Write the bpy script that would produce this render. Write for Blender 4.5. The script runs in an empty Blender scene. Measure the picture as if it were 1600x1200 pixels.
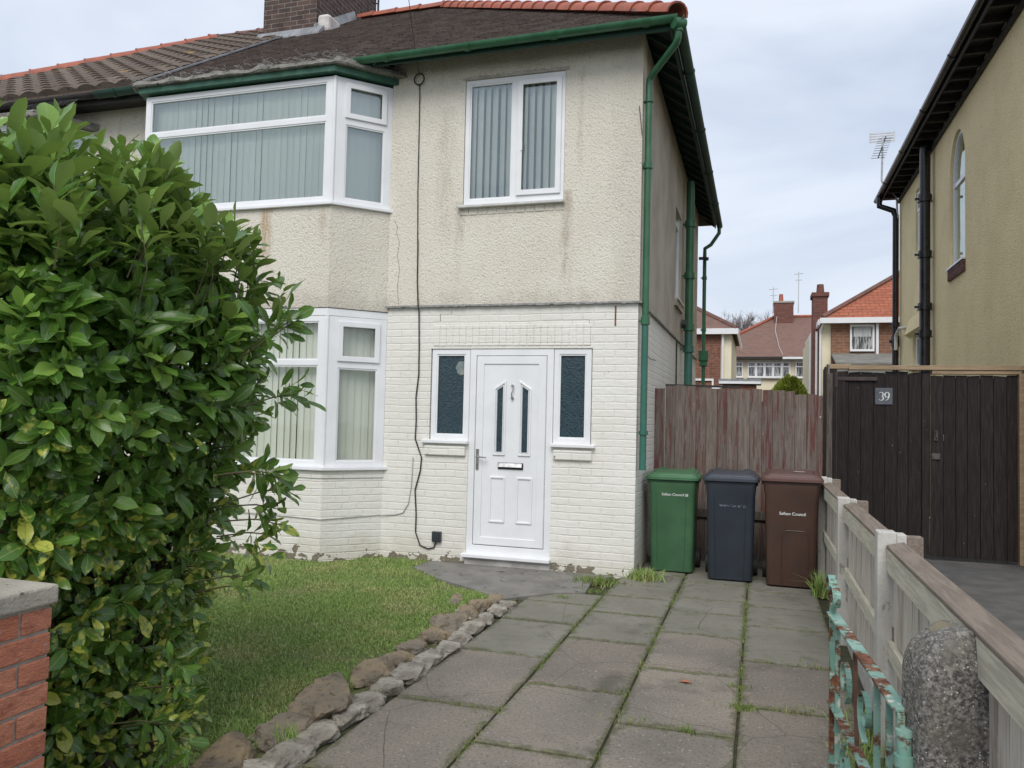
import bpy, math, random
import numpy as np
from mathutils import Vector, Matrix, noise as mnoise
random.seed(7); rng = np.random.default_rng(11)
S = bpy.context.scene
COL = S.collection
PI = math.pi
BASE = {}

# ------------------------------------------------------------------ helpers
def V(*a): return Vector(a)
def thing(name, label, cat, loc=(0, 0, 0), group=None):
    o = bpy.data.objects.new(name, None); COL.objects.link(o)
    o.location = loc; o.empty_display_size = .1
    o['label'] = label; o['category'] = cat
    if group: o['group'] = group
    BASE[o.name] = Vector(loc)
    return o
def tag(o, label, cat, group=None, kind=None):
    if label: o['label'] = label
    if cat: o['category'] = cat
    if group: o['group'] = group
    if kind: o['kind'] = kind
    return o
def link_mesh(name, me, mats, parent=None, smooth=False, loc=None):
    if not isinstance(mats, (list, tuple)): mats = [mats]
    for m in mats: me.materials.append(m)
    o = bpy.data.objects.new(name, me); COL.objects.link(o)
    base = Vector((0, 0, 0))
    if parent is not None:
        base = BASE[parent.name]; o.parent = parent
    elif loc is not None:
        base = Vector(loc); o.location = loc
    if base.length > 0: me.transform(Matrix.Translation(-base))
    BASE[o.name] = base
    if smooth: me.polygons.foreach_set('use_smooth', [True]*len(me.polygons))
    me.update()
    return o
class MB:
    def __init__(s): s.v = []; s.f = []; s.m = []; s.M = None; s.mi = 0
    def add(s, vs, fs):
        n = len(s.v)
        for p in vs:
            p = Vector(p)
            if s.M is not None: p = s.M @ p
            s.v.append(p)
        for f in fs: s.f.append([i+n for i in f]); s.m.append(s.mi)
        return s
    def box(s, x0, x1, y0, y1, z0, z1):
        return s.add([(x0,y0,z0),(x1,y0,z0),(x1,y1,z0),(x0,y1,z0),(x0,y0,z1),(x1,y0,z1),(x1,y1,z1),(x0,y1,z1)],
            [(0,3,2,1),(4,5,6,7),(0,1,5,4),(1,2,6,5),(2,3,7,6),(3,0,4,7)])
    def hexa(s, p): # 8 pts bottom 4 ccw, top 4
        return s.add(p, [(0,3,2,1),(4,5,6,7),(0,1,5,4),(1,2,6,5),(2,3,7,6),(3,0,4,7)])
    def bar(s, a, b, w, h, up=(0,0,1)):
        a = Vector(a); b = Vector(b); d = (b-a).normalized(); up = Vector(up)
        r = d.cross(up)
        if r.length < 1e-4: r = d.cross(Vector((1,0,0)))
        r.normalize(); u = r.cross(d).normalized()
        r = r*w/2; u = u*h/2
        return s.hexa([a-r-u, a+r-u, b+r-u, b-r-u, a-r+u, a+r+u, b+r+u, b-r+u])
    def tube(s, path, r, n=10, cap=True):
        path = [Vector(p) for p in path]; rs = r if isinstance(r, (list, tuple)) else [r]*len(path)
        rings = []; prev = None
        for i, p in enumerate(path):
            if i == 0: d = path[1]-p
            elif i == len(path)-1: d = p-path[i-1]
            else: d = (path[i+1]-p).normalized()+(p-path[i-1]).normalized()
            d.normalize()
            if prev is None:
                a = Vector((0,0,1)) if abs(d.z) < .9 else Vector((1,0,0))
                u = d.cross(a).normalized()
            else:
                u = (prev - d*prev.dot(d)).normalized()
            prev = u; w = d.cross(u)
            rings.append([p+(u*math.cos(2*PI*k/n)+w*math.sin(2*PI*k/n))*rs[i] for k in range(n)])
        vs = [q for R in rings for q in R]; fs = []
        for i in range(len(path)-1):
            for k in range(n):
                a = i*n+k; b = i*n+(k+1) % n
                fs.append((a, b, b+n, a+n))
        if cap:
            fs.append(tuple(range(n))[::-1]); fs.append(tuple(range((len(path)-1)*n, len(path)*n)))
        return s.add(vs, fs)
    def loft(s, rings, cap=True):
        n = len(rings[0]); vs = [q for R in rings for q in R]; fs = []
        for i in range(len(rings)-1):
            for k in range(n):
                a = i*n+k; b = i*n+(k+1) % n
                fs.append((a, b, b+n, a+n))
        if cap:
            fs.append(tuple(range(n))[::-1]); fs.append(tuple(range((len(rings)-1)*n, len(rings)*n)))
        return s.add(vs, fs)
    def prism(s, poly, vec):
        vec = Vector(vec); n = len(poly)
        poly = [Vector(p) for p in poly]
        return s.add(poly+[p+vec for p in poly], [tuple(range(n))[::-1], tuple(range(n, 2*n))]+[(i, (i+1) % n, (i+1) % n+n, i+n) for i in range(n)])
    def ring(s, outer, inner, vec):
        vec = Vector(vec); n = len(outer); o = [Vector(p) for p in outer]; i_ = [Vector(p) for p in inner]
        vs = o+i_+[p+vec for p in o]+[p+vec for p in i_]; fs = []
        for k in range(n):
            j = (k+1) % n
            fs += [(k, j, n+j, n+k), (2*n+k, 3*n+k, 3*n+j, 2*n+j), (k, 2*n+k, 2*n+j, j), (n+k, n+j, 3*n+j, 3*n+k)]
        return s.add(vs, fs)
    def grid(s, us, vs, solid, d0, d1):
        """plate in the local (u, d, v) frame, cells where solid() is false are holes"""
        nu, nv = len(us)-1, len(vs)-1
        F = [[solid((us[i]+us[i+1])/2, (vs[j]+vs[j+1])/2) for j in range(nv)] for i in range(nu)]
        ids = {}; pts = []; fs = []
        def p(i, j, d):
            k = (i, j, d)
            if k not in ids: ids[k] = len(pts); pts.append((us[i], d1 if d else d0, vs[j]))
            return ids[k]
        g = lambda i, j: 0 <= i < nu and 0 <= j < nv and F[i][j]
        for i in range(nu):
            for j in range(nv):
                if not F[i][j]: continue
                fs.append((p(i,j,1), p(i,j+1,1), p(i+1,j+1,1), p(i+1,j,1)))
                fs.append((p(i,j,0), p(i+1,j,0), p(i+1,j+1,0), p(i,j+1,0)))
                if not g(i-1, j): fs.append((p(i,j,0), p(i,j+1,0), p(i,j+1,1), p(i,j,1)))
                if not g(i+1, j): fs.append((p(i+1,j,0), p(i+1,j,1), p(i+1,j+1,1), p(i+1,j+1,0)))
                if not g(i, j-1): fs.append((p(i,j,0), p(i,j,1), p(i+1,j,1), p(i+1,j,0)))
                if not g(i, j+1): fs.append((p(i,j+1,0), p(i+1,j+1,0), p(i+1,j+1,1), p(i,j+1,1)))
        return s.add(pts, fs)
    def build(s, name, mat, parent=None, smooth=False, bevel=0, loc=None, fix=True):
        me = bpy.data.meshes.new(name)
        me.from_pydata([tuple(p) for p in s.v], [], s.f)
        if isinstance(mat, (list, tuple)): me.polygons.foreach_set('material_index', s.m)
        if fix:
            import bmesh
            bm = bmesh.new(); bm.from_mesh(me); bmesh.ops.recalc_face_normals(bm, faces=bm.faces); bm.to_mesh(me); bm.free()
        o = link_mesh(name, me, mat, parent, smooth, loc)
        if smooth:
            md = o.modifiers.new('es', 'EDGE_SPLIT'); md.split_angle = math.radians(38)
        if bevel:
            md = o.modifiers.new('bv', 'BEVEL'); md.width = bevel; md.segments = 2; md.limit_method = 'ANGLE'; md.angle_limit = math.radians(40)
        return o
def frame(O, U, N):
    """matrix local (u, d, v) -> world ; u along U, d along outward normal N, v up"""
    U = Vector(U).normalized(); N = Vector(N).normalized(); W = Vector((0,0,1))
    M = Matrix(((U.x, N.x, W.x, O[0]), (U.y, N.y, W.y, O[1]), (U.z, N.z, W.z, O[2]), (0,0,0,1)))
    return M
def cuts(a, b, extra=(), step=None):
    s = {round(a, 5), round(b, 5)}
    for e in extra:
        if a < e < b: s.add(round(e, 5))
    if step:
        n = max(1, int((b-a)/step))
        for i in range(1, n): s.add(round(a+(b-a)*i/n, 5))
    return sorted(s)
def rrect(w, d, r, z, cx=0, cy=0, n=4):
    P = []
    for qx, qy, a0 in ((1,1,0),(-1,1,90),(-1,-1,180),(1,-1,270)):
        for k in range(n+1):
            a = math.radians(a0+90*k/n)
            P.append(Vector((cx+qx*(w/2-r)+r*math.cos(a), cy+qy*(d/2-r)+r*math.sin(a), z)))
    return P
def offset_poly(P, w):
    n = len(P); out = []
    c = sum((Vector(p) for p in P), Vector((0,0)))/n
    for i in range(n):
        a = Vector(P[i-1]); b = Vector(P[i]); d = Vector(P[(i+1) % n])
        def nrm(p, q):
            t = (q-p).normalized(); m = Vector((-t.y, t.x))
            if m.dot(c-(p+q)/2) < 0: m = -m
            return m
        n1 = nrm(a, b); n2 = nrm(b, d); bi = (n1+n2); bi = bi/ max(.2, bi.dot(n1))
        out.append(b+bi*w)
    return out

# ------------------------------------------------------------------ materials
class NT:
    def __init__(s, name):
        s.m = bpy.data.materials.new(name); s.m.use_nodes = True
        s.t = s.m.node_tree; s.t.nodes.clear()
        s.out = s.n('ShaderNodeOutputMaterial'); s.b = s.n('ShaderNodeBsdfPrincipled')
        s.l(s.b.outputs[0], s.out.inputs[0])
        s.tc = s.n('ShaderNodeTexCoord'); s.co = s.tc.outputs['Object']
    def n(s, k, **kw):
        x = s.t.nodes.new(k)
        for a, b in kw.items(): setattr(x, a, b)
        return x
    def l(s, a, b): s.t.links.new(a, b)
    def set(s, inp, v):
        if hasattr(v, 'is_linked') or isinstance(v, bpy.types.NodeSocket): s.l(v, inp)
        else:
            if isinstance(v, (tuple, list)) and len(v) == 3 and inp.type == 'RGBA': v = (*v, 1)
            inp.default_value = v
    def mapping(s, scale=(1,1,1), rot=(0,0,0), co=None, loc=(0,0,0)):
        m = s.n('ShaderNodeMapping'); m.inputs['Scale'].default_value = scale; m.inputs['Rotation'].default_value = rot; m.inputs['Location'].default_value = loc
        s.l(co or s.co, m.inputs[0]); return m.outputs[0]
    def noise(s, scale, detail=4, stretch=(1,1,1), co=None, dist=0, rough=.55, loc=(0,0,0)):
        x = s.n('ShaderNodeTexNoise'); x.inputs['Scale'].default_value = scale; x.inputs['Detail'].default_value = detail; x.inputs['Distortion'].default_value = dist; x.inputs['Roughness'].default_value = rough
        s.l(s.mapping(stretch, co=co, loc=loc), x.inputs['Vector']); return x.outputs[0]
    def voro(s, scale, feature='F1', stretch=(1,1,1), co=None, out=0, rnd=1):
        x = s.n('ShaderNodeTexVoronoi'); x.feature = feature; x.inputs['Scale'].default_value = scale; x.inputs['Randomness'].default_value = rnd
        s.l(s.mapping(stretch, co=co), x.inputs['Vector']); return x.outputs[out]
    def ramp(s, v, a, b, smooth=True):
        x = s.n('ShaderNodeMapRange'); x.interpolation_type = 'SMOOTHSTEP' if smooth else 'LINEAR'
        s.set(x.inputs[0], v); x.inputs[1].default_value = a; x.inputs[2].default_value = b
        return x.outputs[0]
    def mix(s, f, a, b, mode='MIX'):
        x = s.n('ShaderNodeMix'); x.data_type = 'RGBA'; x.blend_type = mode
        s.set(x.inputs[0], f); s.set(x.inputs[6], a); s.set(x.inputs[7], b); return x.outputs[2]
    def math(s, op, a, b=0.0, c=None):
        x = s.n('ShaderNodeMath'); x.operation = op; s.set(x.inputs[0], a); s.set(x.inputs[1], b)
        if c is not None: s.set(x.inputs[2], c)
        return x.outputs[0]
    def xyz(s, co=None):
        x = s.n('ShaderNodeSeparateXYZ'); s.l(co or s.co, x.inputs[0]); return x.outputs
    def comb(s, a, b, c):
        x = s.n('ShaderNodeCombineXYZ'); s.set(x.inputs[0], a); s.set(x.inputs[1], b); s.set(x.inputs[2], c); return x.outputs[0]
    def attr(s, name, out=2):
        x = s.n('ShaderNodeAttribute'); x.attribute_name = name; return x.outputs[out]
    def bump(s, h, strength=.5, dist=.01, prev=None):
        x = s.n('ShaderNodeBump'); x.inputs['Strength'].default_value = strength; x.inputs['Distance'].default_value = dist
        s.l(h, x.inputs['Height'])
        if prev is not None: s.l(prev, x.inputs['Normal'])
        return x.outputs[0]
    def done(s, col, rough=.7, normal=None, metal=0, spec=.5):
        s.set(s.b.inputs['Base Color'], col); s.set(s.b.inputs['Roughness'], rough); s.set(s.b.inputs['Metallic'], metal)
        s.set(s.b.inputs['Specular IOR Level'], spec)
        if normal is not None: s.l(normal, s.b.inputs['Normal'])
        return s.m

def generic(name, c1, c2, scale=6, rough=.6, stretch=(1,1,1), bump=0, bscale=60, metal=0, lo=.35, hi=.65, spec=.5, c3=None, s3=20, t3=.62, dist=.01):
    t = NT(name)
    col = t.mix(t.ramp(t.noise(scale, 6, stretch), lo, hi), c1, c2)
    if c3: col = t.mix(t.ramp(t.noise(s3, 5, stretch, rough=.65), t3, t3+.05), col, c3)
    nm = t.bump(t.noise(bscale, 4, stretch), bump, dist) if bump else None
    return t.done(col, rough, nm, metal, spec)

M = {}
# --- rough-cast render (front, cream painted)
def roughcast(name, ca, cb, dirt, streaks=False, amt=.9):
    t = NT(name)
    big = t.ramp(t.noise(1.3, 5), .35, .7)
    col = t.mix(big, ca, cb)
    st = t.ramp(t.noise(1.6, 6, (3.2, 3.2, .55), rough=.65), .60, .82)          # vertical dirt streaks
    col = t.mix(t.math('MULTIPLY', st, .45), col, dirt)
    x, y, z = t.xyz()
    lumps = t.voro(62, 'SMOOTH_F1', (1, 1, .8), co=t.mix(.03, t.co, t.n('ShaderNodeTexNoise').outputs['Color'], 'LINEAR_LIGHT') if False else None)
    fine = t.noise(105, 4, rough=.65); mid = t.noise(30, 4)
    h = t.math('ADD', t.math('MULTIPLY', lumps, -.8), t.math('ADD', t.math('MULTIPLY', fine, 1.1), t.math('MULTIPLY', mid, .55)))
    pits = t.ramp(lumps, .48, .75)
    col = t.mix(t.math('MULTIPLY', pits, .28), col, dirt)
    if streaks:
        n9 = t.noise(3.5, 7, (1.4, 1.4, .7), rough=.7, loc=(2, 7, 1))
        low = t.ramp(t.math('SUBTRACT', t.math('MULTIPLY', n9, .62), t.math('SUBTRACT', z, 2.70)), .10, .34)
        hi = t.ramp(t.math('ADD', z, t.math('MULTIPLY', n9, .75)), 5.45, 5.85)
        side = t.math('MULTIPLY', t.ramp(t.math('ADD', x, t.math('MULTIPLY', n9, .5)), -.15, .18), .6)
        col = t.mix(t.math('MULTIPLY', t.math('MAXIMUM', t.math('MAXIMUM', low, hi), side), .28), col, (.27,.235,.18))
        for x0, wd, z0, z1, am, cc in ((-4.02,.11,3.0,3.85,.75,(.42,.27,.12)), (-1.93,.07,2.9,3.85,.45,(.30,.25,.19)), (-.74,.09,2.8,3.9,.55,(.32,.25,.17)), (-2.10,.16,3.3,4.9,.30,(.40,.34,.25)), (-3.3,.10,3.2,3.8,.35,(.35,.29,.2)), (-.62,.05,3.9,5.2,.30,(.36,.29,.2))):
            dx_ = t.math('ABSOLUTE', t.math('SUBTRACT', t.math('ADD', x, t.math('MULTIPLY', t.math('SUBTRACT', n9, .5), .22)), x0))
            m_ = t.math('MULTIPLY', t.ramp(dx_, wd, wd*.15), t.math('MULTIPLY', t.ramp(z, z0, z0+.45), t.ramp(z, z1+.02, z1)))
            m_ = t.math('MULTIPLY', m_, t.ramp(t.noise(9, 5, (2, 2, .4), rough=.7), .30, .62))
            col = t.mix(t.math('MULTIPLY', m_, am), col, cc)
    specks = t.ramp(t.noise(90, 2), .68, .74)
    col = t.mix(t.math('MULTIPLY', specks, .35), col, dirt)
    return t.done(col, .85, t.bump(h, amt, .012), spec=.2)
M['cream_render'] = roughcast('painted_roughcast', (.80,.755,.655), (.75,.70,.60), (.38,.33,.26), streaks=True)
M['grey_render'] = roughcast('bare_roughcast', (.54,.49,.41), (.40,.355,.295), (.18,.16,.13))
M['yellow_render'] = roughcast('yellow_roughcast', (.90,.76,.46), (.82,.69,.41), (.30,.25,.15), amt=.8)

def painted_brick(name, axis):
    t = NT(name)
    x, y, z = t.xyz()
    wob = t.math('MULTIPLY', t.math('SUBTRACT', t.noise(5, 2),   .5), .045)
    h_ = t.math('ADD', x, y)
    co = t.comb(t.math('ADD', h_, wob), t.math('ADD', z, t.math('MULTIPLY', t.math('SUBTRACT', t.noise(3.1, 2, loc=(3,1,2)), .5), .02)), 0.0)
    b = t.n('ShaderNodeTexBrick'); t.l(co, b.inputs['Vector'])
    b.inputs['Scale'].default_value = 1; b.inputs['Brick Width'].default_value = .225; b.inputs['Row Height'].default_value = .0752
    b.inputs['Mortar Size'].default_value = .010; b.inputs['Mortar Smooth'].default_value = 1.0; b.offset = .5
    b.inputs['Color1'].default_value = (0,0,0,1); b.inputs['Color2'].default_value = (1,1,1,1)
    vary = t.ramp(t.noise(1.5, 4), .3, .7)
    col = t.mix(vary, (.78,.765,.71), (.73,.71,.65))
    # paint fills some joints: the line fades in and out
    jm = t.math('MULTIPLY', b.outputs['Fac'], t.ramp(t.noise(2.6, 4, loc=(5,5,5)), .38, .68))
    col = t.mix(t.math('MULTIPLY', jm, .13), col, (.46,.44,.39))
    drt = t.ramp(t.noise(7, 6, rough=.7), .6, .75)
    col = t.mix(t.math('MULTIPLY', drt, .16), col, (.5,.45,.36))
    # grime and blown paint low down, with an outline of its own
    n1 = t.noise(5.5, 6, (1, 1, 1.4), rough=.6, loc=(1.3, 0, .4))
    peel = t.math('SUBTRACT', t.math('MULTIPLY', t.math('SUBTRACT', n1, .50), .62), t.math('SUBTRACT', z, .03))
    peel = t.ramp(peel, .0, .006)
    brn = t.mix(t.ramp(t.noise(30, 4), .4, .6), (.020,.016,.010), (.07,.050,.034))
    col = t.mix(peel, col, brn)
    lowd = t.math('MULTIPLY', t.ramp(t.math('SUBTRACT', t.math('MULTIPLY', t.noise(4, 5, (1,1,.6)), .6), z), -.02, .25), .35)
    col = t.mix(lowd, col, (.50,.45,.33))
    spot = t.math('MULTIPLY', t.ramp(t.noise(9, 2, loc=(9,2,4)), .765, .78), .8)
    col = t.mix(spot, col, (.2,.15,.1))
    hb = t.math('ADD', t.math('MULTIPLY', b.outputs['Fac'], t.math('MULTIPLY_ADD', t.noise(2.6, 4, loc=(5,5,5)), -2.1, .1)), t.math('MULTIPLY', t.math('SUBTRACT', t.voro(4.4, 'F1', (1, 1, 3), out=1), .5), .0))
    cb = t.math('MULTIPLY', t.noise(13, 6, (1, 1, 2.2), rough=.6), 1.5)
    hb = t.math('ADD', t.math('ADD', hb, cb), t.math('MULTIPLY', peel, -1.0))
    return t.done(col, .55, t.bump(hb, .50, .008), spec=.35)
M['brick_front'] = painted_brick('white_painted_brick', 'x')
M['brick_side'] = painted_brick('white_painted_brick_side', 'y')

def brickwork(name, axis, c1, c2, mort, w=.225, h=.075, ms=.01):
    t = NT(name); x, y, z = t.xyz()
    hx = x if axis == 'x' else (y if axis == 'y' else t.math('ADD', x, y))
    b = t.n('ShaderNodeTexBrick'); t.l(t.comb(hx, z, 0.0), b.inputs['Vector'])
    b.inputs['Scale'].default_value = 1; b.inputs['Brick Width'].default_value = w; b.inputs['Row Height'].default_value = h
    b.inputs['Mortar Size'].default_value = ms*.6; b.inputs['Mortar Smooth'].default_value = .2
    b.inputs['Color1'].default_value = (*c1, 1); b.inputs['Color2'].default_value = (*c2, 1); b.inputs['Mortar'].default_value = (*mort, 1)
    col = t.mix(t.math('MULTIPLY', t.ramp(t.noise(7, 5), .4, .7), .5), b.outputs['Color'], tuple(q*.5 for q in c1))
    return t.done(col, .85, t.bump(t.math('ADD', t.math('MULTIPLY', b.outputs['Fac'], -1.0), t.math('MULTIPLY', t.noise(60, 3), .5)), .6, .008), spec=.2)
M['chimney_brick'] = brickwork('sooty_chimney_brick', 'xy', (.075,.055,.05), (.125,.08,.065), (.23,.215,.20))
M['far_brick'] = brickwork('brown_brick', 'xy', (.20,.085,.06), (.27,.12,.08), (.28,.24,.2), .3, .1)
M['far_brick_light'] = brickwork('tan_brick', 'xy', (.30,.15,.09), (.22,.11,.07), (.36,.3,.24), .3, .1)
M['far_chimney'] = brickwork('red_chimney_brick', 'xy', (.20,.085,.065), (.15,.07,.058), (.2,.15,.13), .3, .1)
M['far_cream'] = generic('cream_wall', (.80,.73,.54), (.73,.66,.49), 1.5, .8)
M['upvc'] = generic('white_upvc', (.82,.83,.84), (.77,.78,.79), 3, .28, c3=(.6,.59,.55), s3=9, t3=.72)
M['old_white'] = generic('aged_white_plastic', (.62,.62,.60), (.5,.5,.47), 8, .5)
M['green_paint'] = generic('green_gloss_paint', (.026,.105,.050), (.040,.145,.072), 9, .35, (1,1,.4), .15, 40, c3=(.40,.44,.40), s3=14, t3=.755)
M['green_teal'] = generic('weathered_green_paint', (.045,.16,.125), (.03,.12,.085), 5, .4, (1,1,.3), .15, 40, c3=(.35,.5,.45), s3=25, t3=.68)
M['green_dark'] = generic('dark_green_timber', (.014,.062,.040), (.016,.045,.032), 6, .6, c3=(.4,.42,.36), s3=18, t3=.70)
M['black_pipe'] = generic('black_gloss_pipe', (.008,.008,.010), (.02,.02,.024), 8, .25, bump=.15)
M['black_wood'] = generic('black_stained_timber', (.012,.011,.011), (.03,.027,.026), 8, .6)
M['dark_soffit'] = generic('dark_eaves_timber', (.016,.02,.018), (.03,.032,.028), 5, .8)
M['tile_red'] = generic('red_clay_ridge', (.40,.115,.065), (.30,.09,.055), 5, .65, bump=.3, bscale=30, c3=(.13,.11,.09), s3=11, t3=.60)
M['ridge_dark'] = generic('weathered_ridge', (.20,.09,.07), (.12,.07,.055), 5, .8, bump=.3, bscale=30)
M['lead'] = generic('lead_flashing', (.20,.21,.22), (.30,.31,.32), 5, .55, bump=.4, bscale=12)
M['felt'] = generic('mossy_roof_felt', (.17,.165,.145), (.28,.27,.24), 9, .95, bump=.9, bscale=28, c3=(.06,.055,.035), s3=14, t3=.58, dist=.03)
M['mortar'] = generic('lime_mortar', (.33,.31,.28), (.45,.43,.39), 12, .9, bump=.7, bscale=50)
M['white_mortar'] = generic('white_painted_mortar', (.62,.60,.58), (.5,.45,.42), 9, .9, bump=.7, bscale=30)
M['steel'] = generic('brushed_steel', (.55,.54,.52), (.4,.4,.39), 20, .3, metal=1)
M['galv'] = generic('aluminium_grey', (.6,.61,.62), (.45,.46,.47), 20, .4, metal=.6)
M['cable'] = generic('black_cable', (.02,.02,.02), (.05,.045,.04), 10, .6)
M['cable_grey'] = generic('painted_grey_cable', (.35,.34,.31), (.5,.49,.46), 10, .6)
M['meter'] = generic('charcoal_plastic', (.025,.03,.035), (.035,.04,.045), 10, .4)
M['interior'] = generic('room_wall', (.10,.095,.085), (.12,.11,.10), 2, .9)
M['curtain'] = generic('net_curtain', (.55,.56,.54), (.38,.4,.4), 9, .9, (3,3,.2))

def tiles_mat(name, ca, cb, cc, moss=None):
    t = NT(name); r = t.attr('rnd')
    col = t.mix(t.ramp(r, 0, 1, False), ca, cb)
    col = t.mix(t.ramp(t.noise(22, 5, rough=.7), .52, .68), col, cc)
    if moss: col = t.mix(t.ramp(t.noise(2.4, 6, rough=.7), .60, .70), col, moss)
    return t.done(col, .9, t.bump(t.noise(55, 4), .7, .01), spec=.15)
M['tiles_brown'] = tiles_mat('brown_plain_tiles', (.125,.102,.092), (.20,.163,.145), (.055,.047,.043), (.10,.085,.06))
M['tiles_conc'] = tiles_mat('concrete_pantiles', (.115,.09,.075), (.175,.14,.115), (.05,.042,.037), (.32,.20,.06))
M['far_tiles_brown'] = generic('far_brown_tiles', (.215,.125,.095), (.165,.10,.08), 3, .9, (1,1,4), .4, 20, c3=(.10,.06,.05), s3=20, t3=.6)
M['far_tiles_orange'] = brickwork('far_orange_tiles', 'x', (.44,.15,.085), (.36,.12,.07), (.20,.08,.06), .3, .12, .02)

# glass: partly see-through, partly mirror
def glass_mat(name, tint, refl=.14, opaque=None):
    t = NT(name); t.t.nodes.remove(t.b)
    tr = t.n('ShaderNodeBsdfTransparent'); tr.inputs[0].default_value = (*tint, 1)
    gl = t.n('ShaderNodeBsdfGlossy'); gl.inputs['Roughness'].default_value = .015
    gl.inputs[0].default_value = (.86,.97,.98,1)
    t.l(t.bump(t.noise(2.2, 2), .12, .02), gl.inputs['Normal'])
    fr = t.n('ShaderNodeFresnel'); fr.inputs[0].default_value = 1.6
    mx = t.n('ShaderNodeMixShader'); f = t.math('ADD', t.math('MULTIPLY', fr.outputs[0], 1.0 if refl > .1 else .45), refl)
    t.l(f, mx.inputs[0]); t.l(tr.outputs[0], mx.inputs[1]); t.l(gl.outputs[0], mx.inputs[2]); t.l(mx.outputs[0], t.out.inputs[0])
    return t.m
M['glass'] = glass_mat('window_glass', (.95,.98,.96), .16)
M['glass_low'] = glass_mat('window_glass_clear', (.90,.92,.88), .03)
def obscure():
    t = NT('obscured_glass')
    dco = t.mix(.13, t.co, t.n('ShaderNodeTexNoise').outputs[1], 'ADD')
    nz = t.n('ShaderNodeTexNoise'); nz.inputs['Scale'].default_value = 4; t.l(t.co, nz.inputs['Vector'])
    dco = t.mix(.22, t.co, nz.outputs[1], 'ADD')
    w = t.n('ShaderNodeTexWave'); w.wave_type = 'RINGS'; w.rings_direction = 'SPHERICAL'
    x = t.n('ShaderNodeTexVoronoi'); x.inputs['Scale'].default_value = 11; t.l(dco, x.inputs['Vector'])
    s = t.math('SINE', t.math('MULTIPLY', x.outputs[0], 26.0))
    line = t.ramp(s, .55, .95)
    col = t.mix(t.math('MULTIPLY', line, .40), (.022,.045,.058), (.075,.11,.125))
    col = t.mix(t.ramp(t.noise(30, 3), .4, .8), col, (.045,.07,.085))
    return t.done(col, .28, t.bump(s, .22, .004), spec=.45)
M['obscure'] = obscure()
M['pale_disc'] = generic('pale_disc_behind_glass', (.30,.31,.26), (.14,.19,.20), 9, .35)
def blind():
    t = NT('vertical_blind_fabric')
    x, y, z = t.xyz()
    col = t.mix(t.attr('rnd'), (.82,.83,.74), (.90,.90,.83))
    return t.done(col, .85, spec=.2)
M['blind'] = blind()

# ground materials
def slab_mat():
    t = NT('paving_slabs'); r = t.attr('rnd'); k = t.attr('kind')
    base = t.mix(r, (.235,.204,.166), (.30,.263,.215))
    base = t.mix(t.ramp(t.noise(1.1, 5), .35, .7), base, (.195,.175,.148))
    v = t.n('ShaderNodeTexVoronoi'); v.inputs['Scale'].default_value = 55; t.l(t.co, v.inputs['Vector'])
    chip = t.ramp(v.outputs['Color'], .70, .92); pick = t.ramp(v.outputs[0], .42, .25)
    base = t.mix(t.math('MULTIPLY', t.math('MULTIPLY', chip, pick), .55), base, (.52,.47,.41))
    dk = t.ramp(t.noise(62, 4, rough=.7), .52, .62)
    base = t.mix(t.math('MULTIPLY', dk, .55), base, (.085,.072,.060))
    smo = t.mix(t.ramp(t.noise(2.5, 6, rough=.65), .35, .7), (.205,.195,.158), (.262,.248,.208))
    smo = t.mix(t.ramp(t.noise(5, 5), .5, .75), smo, (.145,.155,.10))
    smo = t.mix(t.math('MULTIPLY', t.ramp(t.noise(100, 3), .5, .7), .5), smo, (.09,.085,.075))
    col = t.mix(k, base, smo)
    stain = t.ramp(t.noise(1.7, 8, rough=.72, loc=(4,4,4)), .52, .72)
    col = t.mix(t.math('MULTIPLY', stain, .6), col, (.065,.06,.05))
    uvn = t.n('ShaderNodeUVMap'); uvn.uv_map = 'UVMap'; uu, uv_, _ = t.xyz(uvn.outputs[0])
    e1 = t.math('SUBTRACT', .5, t.math('ABSOLUTE', t.math('SUBTRACT', uu, .5))); e2 = t.math('MULTIPLY', t.math('SUBTRACT', .5, t.math('ABSOLUTE', t.math('SUBTRACT', uv_, .5))), 1.5)
    ed = t.math('MINIMUM', e1, e2); nn = t.noise(9, 7, rough=.7, loc=(1,5,2))
    moss = t.ramp(t.math('SUBTRACT', t.math('MULTIPLY', t.math('SUBTRACT', nn, .43), .36), ed), -.02, .03)
    col = t.mix(t.math('MULTIPLY', moss, .58), col, t.mix(t.ramp(t.noise(40, 3), .4, .6), (.055,.055,.028), (.12,.135,.045)))
    crk = t.ramp(t.voro(.75, 'DISTANCE_TO_EDGE', co=t.mix(.25, t.co, t.n('ShaderNodeTexNoise').outputs[1], 'ADD')), .0025, .0008)
    col = t.mix(t.math('MULTIPLY', crk, .6), col, (.04,.035,.03))
    h = t.math('ADD', t.noise(95, 4, rough=.7), t.math('MULTIPLY', t.noise(10, 3), .6))
    return t.done(col, .85, t.bump(h, .7, .008), spec=.25)
M['slab'] = slab_mat()
M['joint'] = generic('joint_soil', (.045,.038,.025), (.07,.075,.03), 12, 1, bump=.8, bscale=60)
M['lawn_soil'] = generic('lawn_thatch', (.09,.12,.035), (.15,.15,.06), 7, 1, bump=.9, bscale=60, c3=(.075,.055,.03), s3=9, t3=.62)
M['concrete'] = generic('grey_concrete', (.225,.212,.19), (.165,.155,.138), 4, .85, bump=.6, bscale=90, c3=(.075,.075,.07), s3=9, t3=.6)
M['asphalt'] = generic('worn_tarmac', (.085,.082,.08), (.12,.117,.112), 5, .9, bump=.8, bscale=120, c3=(.2,.19,.17), s3=60, t3=.66)
M['earth'] = generic('garden_ground', (.05,.06,.025), (.09,.08,.05), 1.5, 1, bump=.7, bscale=20)

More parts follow.
